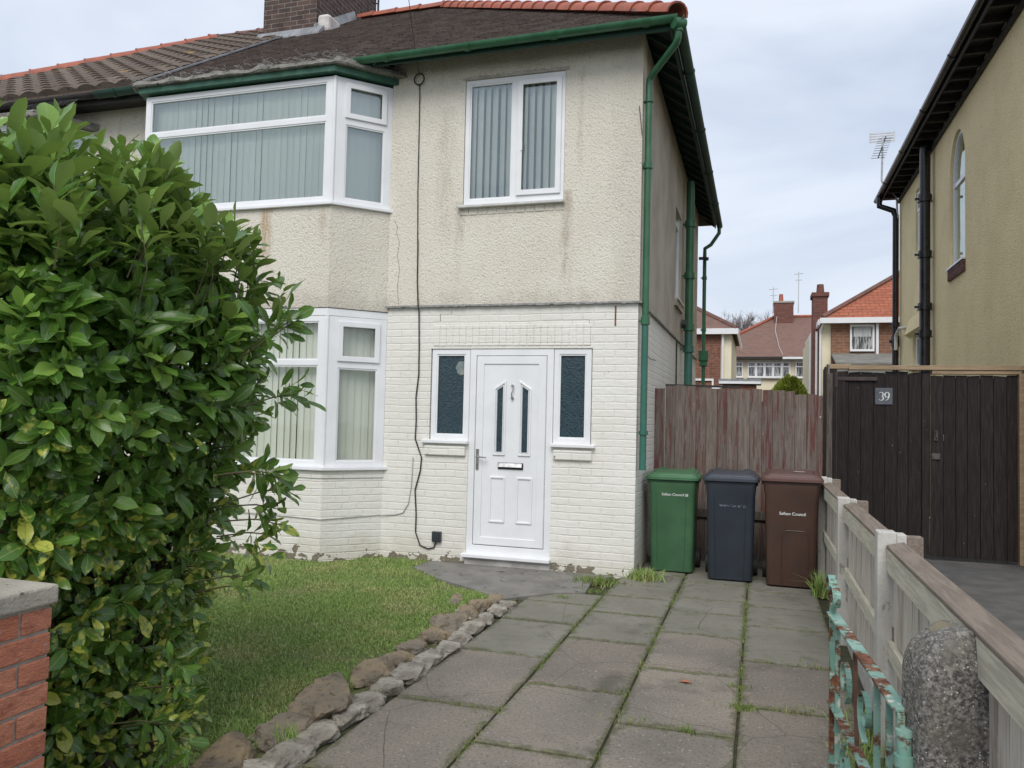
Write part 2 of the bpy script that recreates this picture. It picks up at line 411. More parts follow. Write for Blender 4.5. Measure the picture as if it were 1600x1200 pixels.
def grass_mat(name, a, b, dry, pdry=.5):
    t = NT(name); r = t.attr('rnd')
    col = t.mix(r, a, b)
    big = t.ramp(t.noise(1.6, 5, rough=.6), pdry, pdry+.22)
    col = t.mix(t.math('MULTIPLY', big, t.ramp(r, 0, .9)), col, dry)
    t.b.inputs['Subsurface Weight'].default_value = 0
    return t.done(col, .55, spec=.25)
M['grass'] = grass_mat('lawn_grass', (.19,.29,.075), (.32,.43,.13), (.48,.45,.20), .45)
M['weed'] = grass_mat('weed_grass', (.10,.17,.035), (.22,.28,.07), (.36,.31,.14), .5)

def stone(name, a, b, c, sc=5):
    t = NT(name)
    oi = t.n('ShaderNodeObjectInfo').outputs['Random']
    col = t.mix(t.ramp(t.noise(sc, 6, rough=.65), .35, .65), a, b)
    col = t.mix(t.math('MULTIPLY', oi, .55), col, c)
    col = t.mix(t.ramp(t.noise(sc*4, 5, rough=.7), .56, .66), col, tuple(q*.35 for q in a))
    col = t.mix(t.ramp(t.noise(sc*3, 5, loc=(4,2,1)), .66, .72), col, (.42,.42,.38))
    return t.done(col, .9, t.bump(t.noise(sc*5, 7, rough=.7), .9, .03), spec=.2)
M['sandstone'] = stone('brown_sandstone', (.42,.31,.18), (.22,.18,.13), (.24,.22,.19))
M['kerb'] = stone('white_splashed_stone', (.60,.55,.46), (.30,.27,.22), (.24,.215,.18), 7)

def granite():
    t = NT('speckled_granite_aggregate')
    v = t.n('ShaderNodeTexVoronoi'); v.inputs['Scale'].default_value = 120; t.l(t.mix(.02, t.co, t.n('ShaderNodeTexNoise').outputs[1], 'ADD'), v.inputs['Vector'])
    s = t.xyz(v.outputs['Color'])[0]
    col = t.mix(t.ramp(t.noise(75, 5, rough=.75), .40, .62), (.075,.073,.070), (.34,.32,.285))
    col = t.mix(t.math('MULTIPLY', t.ramp(s, .80, .86), t.ramp(v.outputs[0], .36, .28)), col, (.66,.63,.57))
    col = t.mix(t.ramp(t.noise(5, 5), .45, .7), col, (.15,.14,.115))
    x, y, z = t.xyz()
    lich = t.math('MULTIPLY', t.ramp(t.noise(6, 5, loc=(2,0,0)), .5, .62), t.ramp(z, .86, .97))
    col = t.mix(lich, col, (.23,.20,.13))
    col = t.mix(t.math('MULTIPLY', t.ramp(t.noise(9, 5, loc=(2,7,0)), .64, .70), t.ramp(z, .85, .95)), col, (.26,.17,.04))
    return t.done(col, .85, t.bump(t.noise(60, 6, rough=.75), .8, .010), spec=.3)
M['granite'] = granite()
def redbrick():
    t = NT('red_wirecut_brick'); r = t.attr('rnd')
    col = t.mix(r, (.58,.205,.12), (.70,.30,.19))
    col = t.mix(t.ramp(t.noise(12, 5, (1,1,2), rough=.7), .45, .7), col, (.42,.15,.095))
    col = t.mix(t.ramp(t.noise(40, 3), .62, .7), col, (.5,.3,.24))
    return t.done(col, .85, t.bump(t.noise(45, 5, (1, 1, 2.5), rough=.7, dist=1.5), 1, .012), spec=.2)
M['redbrick'] = redbrick()
M['coping'] = generic('weathered_concrete_coping', (.47,.43,.36), (.35,.32,.27), 5, .9, bump=.8, bscale=90, c3=(.12,.115,.09), s3=12, t3=.6)
M['mortar_pale'] = generic('brick_mortar', (.38,.34,.29), (.30,.27,.23), 20, .95, bump=.8, bscale=90)

def boards(name, a, b, c, d=None, axis='x', stretch=(12,12,.8), spots=True, thr=.5, rough=.8):
    t = NT(name); r = t.attr('rnd')
    grain = t.noise(5, 8, stretch, rough=.65, dist=.3)
    col = t.mix(t.ramp(grain, .4, .62), a, b)
    col = t.mix(t.math('MULTIPLY', r, .45), col, c)
    if d:
        m = t.ramp(t.math('ADD', t.noise(4.0, 9, (9,9,.55), rough=.74), t.math('MULTIPLY', t.math('SUBTRACT', r, .5), .16)), thr, thr+.06)
        col = t.mix(m, col, d)
    if spots: col = t.mix(t.ramp(t.noise(26, 3, (1,1,.6)), .73, .76), col, tuple(min(1, q*2.6+.12) for q in a))
    return t.done(col, rough, t.bump(grain, .6, .006), spec=.2)
M['red_fence'] = boards('peeling_red_fence_boards', (.150,.118,.10), (.225,.19,.165), (.095,.072,.062), (.125,.050,.044), thr=.54)
M['black_gate'] = boards('dark_stained_boards', (.017,.012,.012), (.034,.026,.025), (.011,.008,.008), None, rough=.55)
M['white_fence'] = boards('faded_white_fence_boards', (.66,.61,.53), (.50,.455,.395), (.43,.38,.33), (.36,.315,.26), thr=.56, spots=False)
M['rail_cream'] = boards('weathered_rail', (.66,.62,.50), (.50,.465,.37), (.44,.41,.31), (.28,.25,.17), stretch=(12,.8,12), thr=.58, spots=False)
M['cap_brown'] = boards('brown_capping_rail', (.25,.205,.165), (.185,.15,.12), (.32,.28,.235), (.44,.405,.35), stretch=(12,.8,12), thr=.60, spots=False)
M['new_timber'] = boards('raw_timber', (.36,.27,.175), (.28,.20,.13), (.22,.14,.10), (.15,.075,.05), stretch=(.9,8,8), thr=.60, spots=False)
M['old_post'] = boards('flaking_post', (.12,.10,.085), (.06,.05,.045), (.30,.28,.25), (.36,.34,.31), thr=.60)
M['post_conc'] = generic('pale_concrete_post', (.56,.545,.50), (.43,.415,.38), 6, .85, (1,1,.5), .5, 90, c3=(.27,.25,.21), s3=14, t3=.62)
def rusty():
    t = NT('flaking_turquoise_paint')
    rust = t.mix(t.ramp(t.noise(30, 5), .4, .65), (.10,.035,.018), (.24,.10,.055))
    col = t.mix(t.ramp(t.noise(7, 4), .3, .7), (.15,.31,.25), (.27,.43,.36))
    col = t.mix(t.ramp(t.noise(13, 3, loc=(2,3,1)), .62, .66), col, (.55,.55,.47))
    msk = t.ramp(t.noise(8, 10, rough=.72, loc=(7,1,3)), .505, .56)
    col = t.mix(msk, col, rust)
    return t.done(col, t.math('MULTIPLY_ADD', msk, .4, .45), t.bump(msk, .5, .003), spec=.4)
M['rusty'] = rusty()
def plastic(name, a, b, rough=.42):
    t = NT(name)
    col = t.mix(t.ramp(t.noise(3.5, 5, (1,1,.6)), .35, .7), a, b)
    sc = t.ramp(t.noise(30, 6, (3,3,.3), rough=.7), .64, .70)
    col = t.mix(t.math('MULTIPLY', sc, .22), col, tuple(min(1, q*2+.06) for q in a))
    x, y, z = t.xyz()
    d = t.math('MULTIPLY', t.ramp(t.noise(4, 6), .42, .7), .4)
    col = t.mix(d, col, tuple(q*.55+.01 for q in a))
    return t.done(col, rough, t.bump(t.noise(190, 2), .12, .002), spec=.45)
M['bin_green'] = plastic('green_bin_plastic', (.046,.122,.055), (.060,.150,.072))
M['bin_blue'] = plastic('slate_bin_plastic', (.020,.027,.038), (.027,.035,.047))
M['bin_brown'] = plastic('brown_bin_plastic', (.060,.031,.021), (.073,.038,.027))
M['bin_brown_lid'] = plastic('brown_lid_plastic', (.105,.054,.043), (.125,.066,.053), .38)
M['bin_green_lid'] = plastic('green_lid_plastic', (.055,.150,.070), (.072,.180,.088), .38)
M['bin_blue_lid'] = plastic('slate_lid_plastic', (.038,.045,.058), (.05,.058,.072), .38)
M['rubber'] = generic('black_rubber', (.015,.015,.015), (.03,.03,.03), 8, .7)
M['print_white'] = generic('white_print', (.72,.74,.72), (.6,.62,.6), 20, .5)
M['print_faded'] = generic('worn_white_print', (.03,.04,.06), (.22,.25,.29), 45, .5, lo=.45, hi=.6)
M['worn_metal'] = generic('worn_latch_metal', (.03,.025,.025), (.09,.075,.065), 15, .5)
M['slate'] = generic('slate_plate', (.075,.085,.10), (.10,.11,.125), 12, .6, bump=.3)
M['bark'] = generic('brown_bark', (.09,.065,.045), (.05,.04,.03), 18, .9, bump=.6, bscale=50)
M['twig'] = generic('green_brown_twig', (.12,.12,.045), (.08,.06,.035), 14, .7)
M['far_tree'] = generic('bare_branches', (.16,.125,.115), (.22,.18,.165), 4, .9)

def leaf_mat(name, dark, mid, young, yellow):
    t = NT(name); r = t.attr('rnd'); g = t.attr('age')
    uvn = t.n('ShaderNodeUVMap'); uvn.uv_map = 'UVMap'
    u, v, _ = t.xyz(uvn.outputs[0])
    col = t.mix(r, dark, mid)
    col = t.mix(t.ramp(g, .45, 1.0), col, young)
    # yellow mottling on old low leaves
    yl = t.attr('yel')
    mot = t.ramp(t.math('ADD', t.noise(28, 4, rough=.6), t.math('MULTIPLY', yl, .34)), .66, .80)
    col = t.mix(mot, col, yellow)
    au = t.math('ABSOLUTE', t.math('SUBTRACT', u, .5))
    rib = t.ramp(au, .045, .012)
    # side veins, a chevron pattern of the leaf
    ve = t.math('SINE', t.math('MULTIPLY_ADD', v, 50.0, t.math('MULTIPLY', au, -34.0)))
    vn = t.ramp(ve, .86, 1.0)
    col = t.mix(t.math('MULTIPLY', vn, .22), col, young)
    col = t.mix(t.math('MULTIPLY', rib, .75), col, (.26,.34,.10))
    geo = t.n('ShaderNodeNewGeometry')
    under = t.mix(r, (.17,.26,.07), (.26,.35,.115))
    under = t.mix(t.math('MULTIPLY', rib, .5), under, (.25,.32,.14))
    col = t.mix(geo.outputs['Backfacing'], col, under)
    rough = t.math('MULTIPLY_ADD', geo.outputs['Backfacing'], .28, .23)
    hb = t.math('ADD', t.math('MULTIPLY', vn, -.5), t.noise(24, 3))
    m = t.done(col, rough, t.bump(hb, .22, .004), spec=.5)
    # some light passes through the blade
    tr = t.n('ShaderNodeBsdfTranslucent'); t.l(t.mix(.5, col, (.32,.50,.05)), tr.inputs[0])
    mx = t.n('ShaderNodeMixShader'); mx.inputs[0].default_value = .24
    t.l(t.b.outputs[0], mx.inputs[1]); t.l(tr.outputs[0], mx.inputs[2]); t.l(mx.outputs[0], t.out.inputs[0])
    return m
M['leaf'] = leaf_mat('laurel_leaf', (.042,.112,.018), (.108,.232,.034), (.28,.45,.085), (.50,.52,.09))
M['shrub_leaf'] = grass_mat('conifer_foliage', (.10,.15,.02), (.28,.32,.05), (.34,.32,.07))

# ------------------------------------------------------------------ ground
def sheet(name, poly, z, mat, label=None):
    mb = MB(); mb.add([(x, y, z) for x, y in poly], [tuple(range(len(poly)))])
    o = mb.build(name, mat); o['kind'] = 'structure'; return o
def densesheet(name, x0, x1, y0, y1, z, mat, amp, step=.12):
    nx = int((x1-x0)/step)+1; ny = int((y1-y0)/step)+1
    vs = [(x0+(x1-x0)*i/nx, y0+(y1-y0)*j/ny, z+amp*mnoise.noise(Vector((x0+(x1-x0)*i/nx, y0+(y1-y0)*j/ny, 0))*1.3)) for j in range(ny+1) for i in range(nx+1)]
    fs = [(j*(nx+1)+i, j*(nx+1)+i+1, (j+1)*(nx+1)+i+1, (j+1)*(nx+1)+i) for j in range(ny) for i in range(nx)]
    mb = MB(); mb.add(vs, fs); o = mb.build(name, mat, smooth=False); o['kind'] = 'structure'; return o
sheet('ground', [(-90,-60),(90,-60),(90,140),(-90,140)], -.06, M['earth'])
sheet('pavement', [(-30,-12),(30,-12),(30,-6.2),(-30,-6.2)], -.045, M['asphalt'])
sheet('neighbour_driveway', [(1.86,-6.2),(6.4,-6.2),(6.4,2.9),(1.86,2.9)], -.004, M['asphalt'])
densesheet('lawn', -8.5, -.80, -5.9, -.02, -.006, M['lawn_soil'], .012)
sheet('joint_bed', [(-.80,-6.2),(1.80,-6.2),(1.80,2.0),(-.80,2.0)], -.022, M['joint'])

XJ = [-.745, -.1375, .468, 1.074, 1.69]
colsY = [[-6.2,-5.72,-4.78,-3.83,-2.84,-1.96,-1.30,-.86],
         [-6.2,-5.18,-4.26,-3.34,-2.30,-1.47,-.86,-.30,.30,.95],
         [-6.2,-5.65,-4.70,-3.77,-2.80,-1.89,-1.19,-.67,.06,.7,1.3],
         [-6.2,-5.2,-4.22,-3.29,-2.41,-1.47,-.78,-.12,.5,1.1]]
sm = [3, 4, 3, 3]   # number of slabs from the back that are the smooth kind
vs, fs, kr, kk = [], [], [], []
for ci, ys in enumerate(colsY):
    for j in range(len(ys)-1):
        g = .0075
        x0, x1, y0, y1 = XJ[ci]+g, XJ[ci+1]-g, ys[j]+.011, ys[j+1]-.011
        r = random.random(); k = 1.0 if j >= len(ys)-1-(5 if ci > 1 else 3) else 0.0
        if ci == 1 and j >= len(ys)-1-5: k = 1.0
        jt = lambda: random.uniform(-.004, .004)
        t = [random.uniform(-.004, .003) for _ in range(4)]
        c = .008
        top = [(x0+c+jt(), y0+c+jt(), t[0]), (x1-c+jt(), y0+c+jt(), t[1]), (x1-c+jt(), y1-c+jt(), t[2]), (x0+c+jt(), y1-c+jt(), t[3])]
        mid = [(x0, y0, t[0]-.006), (x1, y0, t[1]-.006), (x1, y1, t[2]-.006), (x0, y1, t[3]-.006)]
        bot = [(a, b, -.05) for a, b, _ in mid]
        n = len(vs); vs += top+mid+bot
        fs.append((n, n+1, n+2, n+3))
        for i in range(4):
            q = (i+1) % 4
            fs.append((n+4+i, n+4+q, n+q, n+i)); fs.append((n+8+i, n+8+q, n+4+q, n+4+i))
        kr += [r]*12; kk += [k]*12
me = bpy.data.meshes.new('driveway'); me.from_pydata(vs, [], fs)
for nm, d in (('rnd', kr), ('kind', kk)):
    a = me.attributes.new(nm, 'FLOAT', 'POINT'); a.data.foreach_set('value', d)
uvl = me.uv_layers.new(name='UVMap')
ul = []
for f_ in fs:
    top_ = all(i % 12 < 4 for i in f_)
    for i in f_: ul += [(0., 0., 1., 1.)[i % 4 if False else (i % 12) % 4] if False else float((i % 12) % 4 in (1, 2)), float((i % 12) % 4 in (2, 3))]
uvl.data.foreach_set('uv', ul)
o = link_mesh('driveway', me, M['slab']); o['kind'] = 'structure'
# concrete apron at the door, slightly raised, with the broken front edge
mb = MB()
ap = [(-2.15,-.02),(-2.19,-.40),(-1.75,-.82),(-1.30,-1.12),(-.90,-1.42),(-.78,-1.25),(-.55,-1.0),(-.30,-.86),(-.34,-.40),(-.20,-.02)]
mb.prism([(x, y, -.05) for x, y in ap], (0,0,.062))
o = mb.build('path', M['concrete'], bevel=.006); o['kind'] = 'structure'

# ------------------------------------------------------------------ blades of grass
def blades(name, pts, hs, mat, lean=.5, wid=.004, kind='stuff', parent=None):
    n = len(pts); pts = np.array(pts, float); hs = np.array(hs, float)
    a = rng.uniform(0, 2*PI, n); l = np.abs(rng.normal(0, lean, n)); fa = rng.uniform(0, 2*PI, n)
    dx = np.cos(a)*l; dy = np.sin(a)*l
    w = wid*rng.uniform(.6, 1.4, n)
    sx = np.cos(fa)*w/2; sy = np.sin(fa)*w/2
    P = np.zeros((n, 5, 3))
    P[:, 0] = pts+np.stack([-sx, -sy, 0*sx], 1); P[:, 1] = pts+np.stack([sx, sy, 0*sx], 1)
    m = pts+np.stack([dx*hs*.35, dy*hs*.35, hs*.6], 1)
    P[:, 2] = m+np.stack([sx*.8, sy*.8, 0*sx], 1); P[:, 3] = m+np.stack([-sx*.8, -sy*.8, 0*sx], 1)
    P[:, 4] = pts+np.stack([dx*hs, dy*hs, hs*(1-.25*np.minimum(l, 1.5))], 1)
    me = bpy.data.meshes.new(name)
    me.vertices.add(n*5); me.vertices.foreach_set('co', P.reshape(-1))
    idx = np.arange(n)*5
    loops = np.stack([idx, idx+1, idx+2, idx+3, idx+3, idx+2, idx+4], 1).reshape(-1)
    me.loops.add(n*7); me.loops.foreach_set('vertex_index', loops.astype(np.int32))
    me.polygons.add(n*2)
    st = np.stack([np.arange(n)*7, np.arange(n)*7+4], 1).reshape(-1)
    me.polygons.foreach_set('loop_start', st.astype(np.int32))
    me.update(calc_edges=True)
    at = me.attributes.new('rnd', 'FLOAT', 'POINT'); at.data.foreach_set('value', np.repeat(rng.uniform(0, 1, n), 5))
    return link_mesh(name, me, mat, parent)
def inpoly(x, y, P):
    c = False; j = len(P)-1
    for i in range(len(P)):
        if (P[i][1] > y) != (P[j][1] > y) and x < (P[j][0]-P[i][0])*(y-P[i][1])/(P[j][1]-P[i][1])+P[i][0]: c = not c
        j = i
    return c
lawnP = [(-7,-.03),(-3.9,-.05),(-3.75,-.50),(-3.1,-.50),(-2.8,-.04),(-2.17,-.03),(-2.2,-.42),(-1.75,-.86),(-1.2,-1.2),(-.93,-1.5),(-1.0,-2.4),(-1.0,-3.5),(-1.02,-5.0),(-1.0,-5.85),(-7,-5.85)]
# denser toward the visible strip
pts, hs = [], []
while len(pts) < 140000:
    y = random.uniform(-5.6, 0) if random.random() < .6 else random.uniform(-5.3, -1.6)
    x = random.uniform(-4.6, -.9)
    if x < -1.9-(y+5.3)*.62: continue
    if not inpoly(x, y, lawnP): continue
    d = mnoise.noise(Vector((x, y, 0))*1.7)
    if random.random() > .75+d: continue
    edge = 1.0
    if y > -.3 or x > -1.12: edge = random.choice([1, 1.5, 2.0])
    if y > -.9 and x > -2.4 and x < -.9: edge = random.choice([1, 1.3, 1.9])
    pts.append((x, y, -.008)); hs.append(random.uniform(.014, .034)*(1+.5*d)*edge)
tag(blades('grass', pts, hs, M['grass'], .7, .0055), 'short green lawn grass with yellow dry patches below the bay window', 'grass', kind='stuff')
# weeds in the joints of the drive
pts, hs = [], []
def jl(x0, y0, x1, y1, n, h=.03, spread=.012):
    for _ in range(n):
        t = random.random(); x = x0+(x1-x0)*t; y = y0+(y1-y0)*t
        if mnoise.noise(Vector((x*3, y*3.2, 5))) < -.02: continue
        pts.append((x+random.gauss(0, spread), y+random.gauss(0, spread), -.02)); hs.append(random.uniform(.6, 1.5)*h)
for k in (1, 2, 3): jl(XJ[k], -6.1, XJ[k], 1.0, 2600 if k == 3 else 2000, .022, .009)
for ci, ys in enumerate(colsY):
    for j, y in enumerate(ys[1:-1]):
        jl(XJ[ci], y, XJ[ci+1], y, 280 if (ci+j) % 2 else 130, .018, .008)
for cx, cy, n, h, s in [(1.09,-3.35,240,.07,.03),(1.08,-3.0,120,.05,.04),(.55,-3.75,120,.05,.05),(.85,-3.78,80,.07,.02),(.50,-2.75,130,.035,.05),(1.38,-3.28,170,.05,.06),(1.45,-2.4,120,.05,.07),(.45,-3.3,70,.04,.03),(-.15,-4.05,140,.03,.05),(-.25,-3.86,200,.03,.07),(-.5,-3.85,60,.02,.03),(.43,-2.0,90,.03,.03),(-.12,-2.4,120,.02,.05),(-.2,-1.4,90,.03,.04),(.0,-.9,120,.03,.05),(-.45,-1.1,160,.05,.04),(-.25,-.75,260,.055,.07),(.2,-.8,60,.02,.05),(1.7,-.9,80,.04,.04),(1.7,-1.6,90,.04,.04),(1.66,-2.8,70,.04,.03),(1.72,-3.5,120,.06,.03)]:
    for _ in range(n):
        
        if _ % 2: continue
        pts.append((cx+random.gauss(0, s*1.3), cy+random.gauss(0, s*.7), -.01)); hs.append(.62*h*random.uniform(.5, 1.4))
tag(blades('weeds', pts, hs, M['weed'], .7, .0045), 'thin weeds and grass growing in the joints between the drive slabs', 'weeds', kind='stuff')
def tuft(name, label, c, n, h, s, mat, lean=.6, wid=.006, cat='plant'):
    t = thing(name, label, cat, (c[0], c[1], 0))
    P = [(c[0]+random.gauss(0, s[0]), c[1]+random.gauss(0, s[1]), -.01) for _ in range(n)]
    blades('foliage', P, [h*random.uniform(.45, 1.2) for _ in range(n)], mat, lean, wid, parent=t)
tuft('grass_clump', 'bright green grass clump between the brown bin and the pale fence', (1.73,-.12), 150, .24, (.035,.035), M['grass'], .7, .010)
tuft('grass_clump', 'green weed clump at the house corner beside the green bin', (.10,-.02), 420, .13, (.07,.07), M['grass'], .8, .008)
tuft('grass_clump', 'yellowish grass tuft on the drive in front of the house corner', (-.32,-.36), 480, .075, (.12,.09), M['weed'], .8, .007)
tuft('grass_clump', 'grass tuft growing between the edging stones in the foreground', (-.93,-4.62), 120, .11, (.03,.03), M['grass'], .6, .006)
tuft('grass_clump', 'long grass behind the rusty turquoise gate by the concrete fence post', (1.64,-4.35), 700, .15, (.04,.42), M['grass'], .7, .006)

# ------------------------------------------------------------------ edging stones
import bmesh
def rock(name, label, c, size, rz, mat, group, seed, flat=1.0, sub=4):
    bm = bmesh.new(); bmesh.ops.create_icosphere(bm, subdivisions=sub, radius=1)
    R = Matrix.Rotation(rz, 3, 'Z')
    rs = random.Random(seed*13+5)
    pl = []
    for _ in range(15):
        n_ = Vector((rs.gauss(0,1), rs.gauss(0,1), rs.gauss(0,.8))).normalized(); pl.append((n_, rs.uniform(.66, .98)))
    pl.append((Vector((0,0,1)), .80)); pl.append((Vector((1,.1,0)).normalized(), .82)); pl.append((Vector((-1,.1,0)).normalized(), .85))
    for v in bm.verts:
        p = v.co.copy()
        if True:
            s_ = min([d_/max(p.dot(n_), 1e-3) for n_, d_ in pl]+[1.25])
            q = p*s_*1.12
            q *= 1+mnoise.noise(p*2.2+Vector((seed*7.1, seed*3.3, 0)))*.14+mnoise.noise(p*6+Vector((seed, 0, 4)))*.06+mnoise.noise(p*14+Vector((0, seed, 4)))*.025
            q = Vector((q.x*size[0]/2, q.y*size[1]/2, q.z*size[2]/2))
            v.co = R @ q + Vector(c)
            continue
        q = Vector([math.copysign(abs(t)**.66, t) for t in p])         # blocky
        n = mnoise.noise(p*1.2+Vector((seed*7.1, seed*3.3, 0)))*.42+abs(mnoise.noise(p*2.6+Vector((seed, 0, 4))))*.26+mnoise.noise(p*8+Vector((0, seed, 4)))*.05
        q *= (.86+n)
        q = Vector((q.x*size[0]/2, q.y*size[1]/2, q.z*size[2]/2))
        v.co = R @ q + Vector(c)
    me = bpy.data.meshes.new(name); bm.to_mesh(me); bm.free()
    o = link_mesh(name, me, mat, None, False, loc=(c[0], c[1], 0))
    tag(o, label, 'stone', group)
K = 'white splashed edging stones along the left edge of the drive'
kst = [(-.775,-1.62,.16,.09),(-.80,-1.84,.20,.10),(-.80,-2.10,.22,.10),(-.81,-2.38,.26,.12),(-.80,-2.66,.20,.11),(-.79,-2.91,.24,.12),(-.80,-3.22,.30,.14),(-.81,-3.52,.22,.13),(-.80,-3.76,.18,.12),(-.82,-3.97,.17,.13),(-.82,-4.20,.22,.13),(-.83,-4.45,.22,.13),(-.84,-4.70,.22,.14),(-.85,-4.96,.22,.14)]
kl = ['small grey edging stone at the door end of the drive edge','narrow pale edging stone beside the slabs, second from the door end','grey edging stone beside the slabs, third from the door end','long grey edging stone beside the slabs, fourth from the door end',
 'short whitish edging stone beside the slabs, fifth from the door end','flat whitish edging stone beside the slabs, sixth from the door end','longest grey slate edging stone beside the slabs','pale edging stone just before the longest slate one','small dark edging stone beside the big brown boulder',
 'squarish edging stone in front of the big brown boulder','pale cracked edging stone near the foreground, fifth from the camera end','cracked white edging stone, fourth from the camera end','grey edging stone beside the nearest boulder, third from the camera end','whitish edging stone at the camera end of the drive edge']
for i, (x, y, L, w) in enumerate(kst):
    rock('edging_stone', kl[i], (x-.01, y, .005), (w*1.35*random.uniform(.8,1.15), L*1.22, .075+.03*random.random()), random.uniform(-.22, .22), M['kerb'], K, i+1)
bst = [(-1.26,-1.60,.30,.12,.05,'flat tan stone set in the lawn apart from the row'),(-.93,-1.58,.20,.13,.13,'brown edging rock closest to the door path'),(-.97,-1.80,.22,.17,.16,'grey brown edging rock second from the door path'),(-.99,-2.02,.20,.17,.13,'rounded brown edging rock third from the door path'),
 (-1.01,-2.36,.30,.24,.19,'squared brown sandstone rock with a reddish face halfway along the lawn edge'),(-.99,-2.72,.26,.18,.13,'flat grey brown rock just in front of the squared sandstone'),(-1.02,-3.02,.26,.17,.12,'low brown rock in the middle of the lawn edge'),(-.97,-3.30,.26,.15,.13,'grey rock beside the longest slate edging stone'),
 (-1.00,-3.60,.26,.18,.15,'dark grey rock just behind the big brown boulder'),(-1.0,-4.12,.42,.25,.21,'largest brown boulder, rounded with ochre top, at the lawn edge'),(-1.00,-4.55,.26,.20,.13,'broken pale brown rock between the two nearest boulders'),(-1.05,-4.92,.34,.22,.18,'brown boulder at the bottom edge of the photo')]
for i, (x, y, L, w, h, lb) in enumerate(bst):
    rock('edging_rock', lb, (x+random.uniform(-.015,.02), y, h*.06), (w*1.12, L*1.20, h*.98), random.uniform(-.35, .35), M['sandstone'], 'brown rocks edging the lawn', i+31)

# fallen leaf
mb = MB(); mb.add([(.72,-3.02,.004),(.76,-3.04,.012),(.80,-3.02,.006),(.765,-2.995,.014)], [(0,1,3),(1,2,3)])
lf = mb.build('fallen_leaf', generic('orange_dry_leaf', (.45,.17,.08), (.35,.13,.06), 9, .7)); tag(lf, 'small orange fallen leaf lying on the drive slabs', 'leaf')

# ------------------------------------------------------------------ main house
XP = -5.93; D = 7.5; ZB = 2.74; ZE = 5.36; OV = .33; TP = .665
house = thing('semi_detached_house', 'cream roughcast and white brick house with green pipes, bay window and white front door', 'house', (0,0,0))
BX0, BX1, BY = -5.72, -3.23, -.47     # bay front
BW1 = -2.76                            # where the bay meets the wall (right)
BW0 = XP+.01
I = Matrix.Identity(4)
TH = .26
def wall(name, M4, u0, u1, v0, v1, holes, mat, parent, th=TH, d1=0.0, step=None):
    ex = [h[0] for h in holes]+[h[1] for h in holes]; ey = [h[2] for h in holes]+[h[3] for h in holes]
    us = cuts(u0, u1, ex, step); vs_ = cuts(v0, v1, ey, step)
    mb = MB(); mb.M = M4
    mb.grid(us, vs_, lambda u, v: not any(h[0] < u < h[1] and h[2] < v < h[3] for h in holes), -th, d1)
    return mb.build(name, mat, parent)
FF = frame((0,0,0), (1,0,0), (0,-1,0))            # front plane, d outward (-y)
FS = frame((0,0,0), (0,1,0), (1,0,0))             # side plane, u = y, d outward (+x)
# upper front wall, in front of it nothing; bay opening left
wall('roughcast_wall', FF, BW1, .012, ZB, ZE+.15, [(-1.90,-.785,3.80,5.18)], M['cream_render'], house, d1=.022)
# lower brick wall with door screen opening
DL, DR, DH = -2.225, -.455, 2.275
DX0, DX1 = -1.775, -.86
wall('brick_wall', FF, BW1, 0, -.06, ZB, [(DL, DX0, 1.30, DH), (DX0, DX1, -.1, DH), (DX1, DR, 1.30, DH)], M['brick_front'], house)
# side walls
wall('side_roughcast_wall', FS, TH, D, ZB, ZE+.15, [(3.37,4.20,3.30,4.60)], M['grey_render'], house, d1=.012)
wall('side_brick_wall', FS, TH, D, -.06, ZB, [], M['brick_side'], house)
FB = frame((0,D,0), (-1,0,0), (0,1,0))
wall('back_wall', FB, 0.27, -XP, -.06, ZE, [], M['grey_render'], house)
# cream return at the corner: paint laps on to the side
# bell-cast strip between render and brick
mb = MB()
n = 60
for a, b in [((BW1+.0,-.030),( .02,-.030))]:
    for i in range(n):
        x0 = a[0]+(b[0]-a[0])*i/n; x1 = a[0]+(b[0]-a[0])*(i+1)/n
        w = random.uniform(-.006,.004)
        mb.box(x0, x1+.001*(i%2), -.045-w, 0.0, ZB-.016+random.uniform(-.005,.004), ZB+.004)
for i in range(70):
    y0 = -.03+(D+.03)*i/70; y1 = -.03+(D+.03)*(i+1)/70
    mb.box(0.0, .035+random.uniform(-.004,.004), y0, y1, ZB-.016+random.uniform(-.005,.004), ZB+.004)
mb.build('drip_edge', generic('grey_drip_strip', (.22,.22,.21), (.34,.34,.33), 20, .7), house)
# soldier course over the door and below the window
mb = MB()
x = -2.20
while x < -.50:
    w = .075; mb.box(x+.002, x+w-.004, -.007+random.uniform(-.002,.001), .02, 2.305, 2.525); x += w
mb.build('soldier_course', M['brick_front'], house, bevel=.004)
mb = MB(); x = -1.93
while x < -.82:
    mb.box(x+.002, x+.098, -.031+random.uniform(-.002,.002), -.01, 3.705, 3.795); x += .105
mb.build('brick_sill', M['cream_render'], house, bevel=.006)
# small sill blocks under the side lights
for x0, x1 in ((-2.265,-1.80),(-.84,-.44)):
    mb = MB(); mb.box(x0, x1, -.035, .02, 1.135, 1.235); mb.build('sill_block', M['brick_front'], house, bevel=.01)
    mb = MB(); mb.box(x0-.03, x1+.03, -.055, .05, 1.262, 1.296); mb.build('sill', M['upvc'], house, bevel=.006)

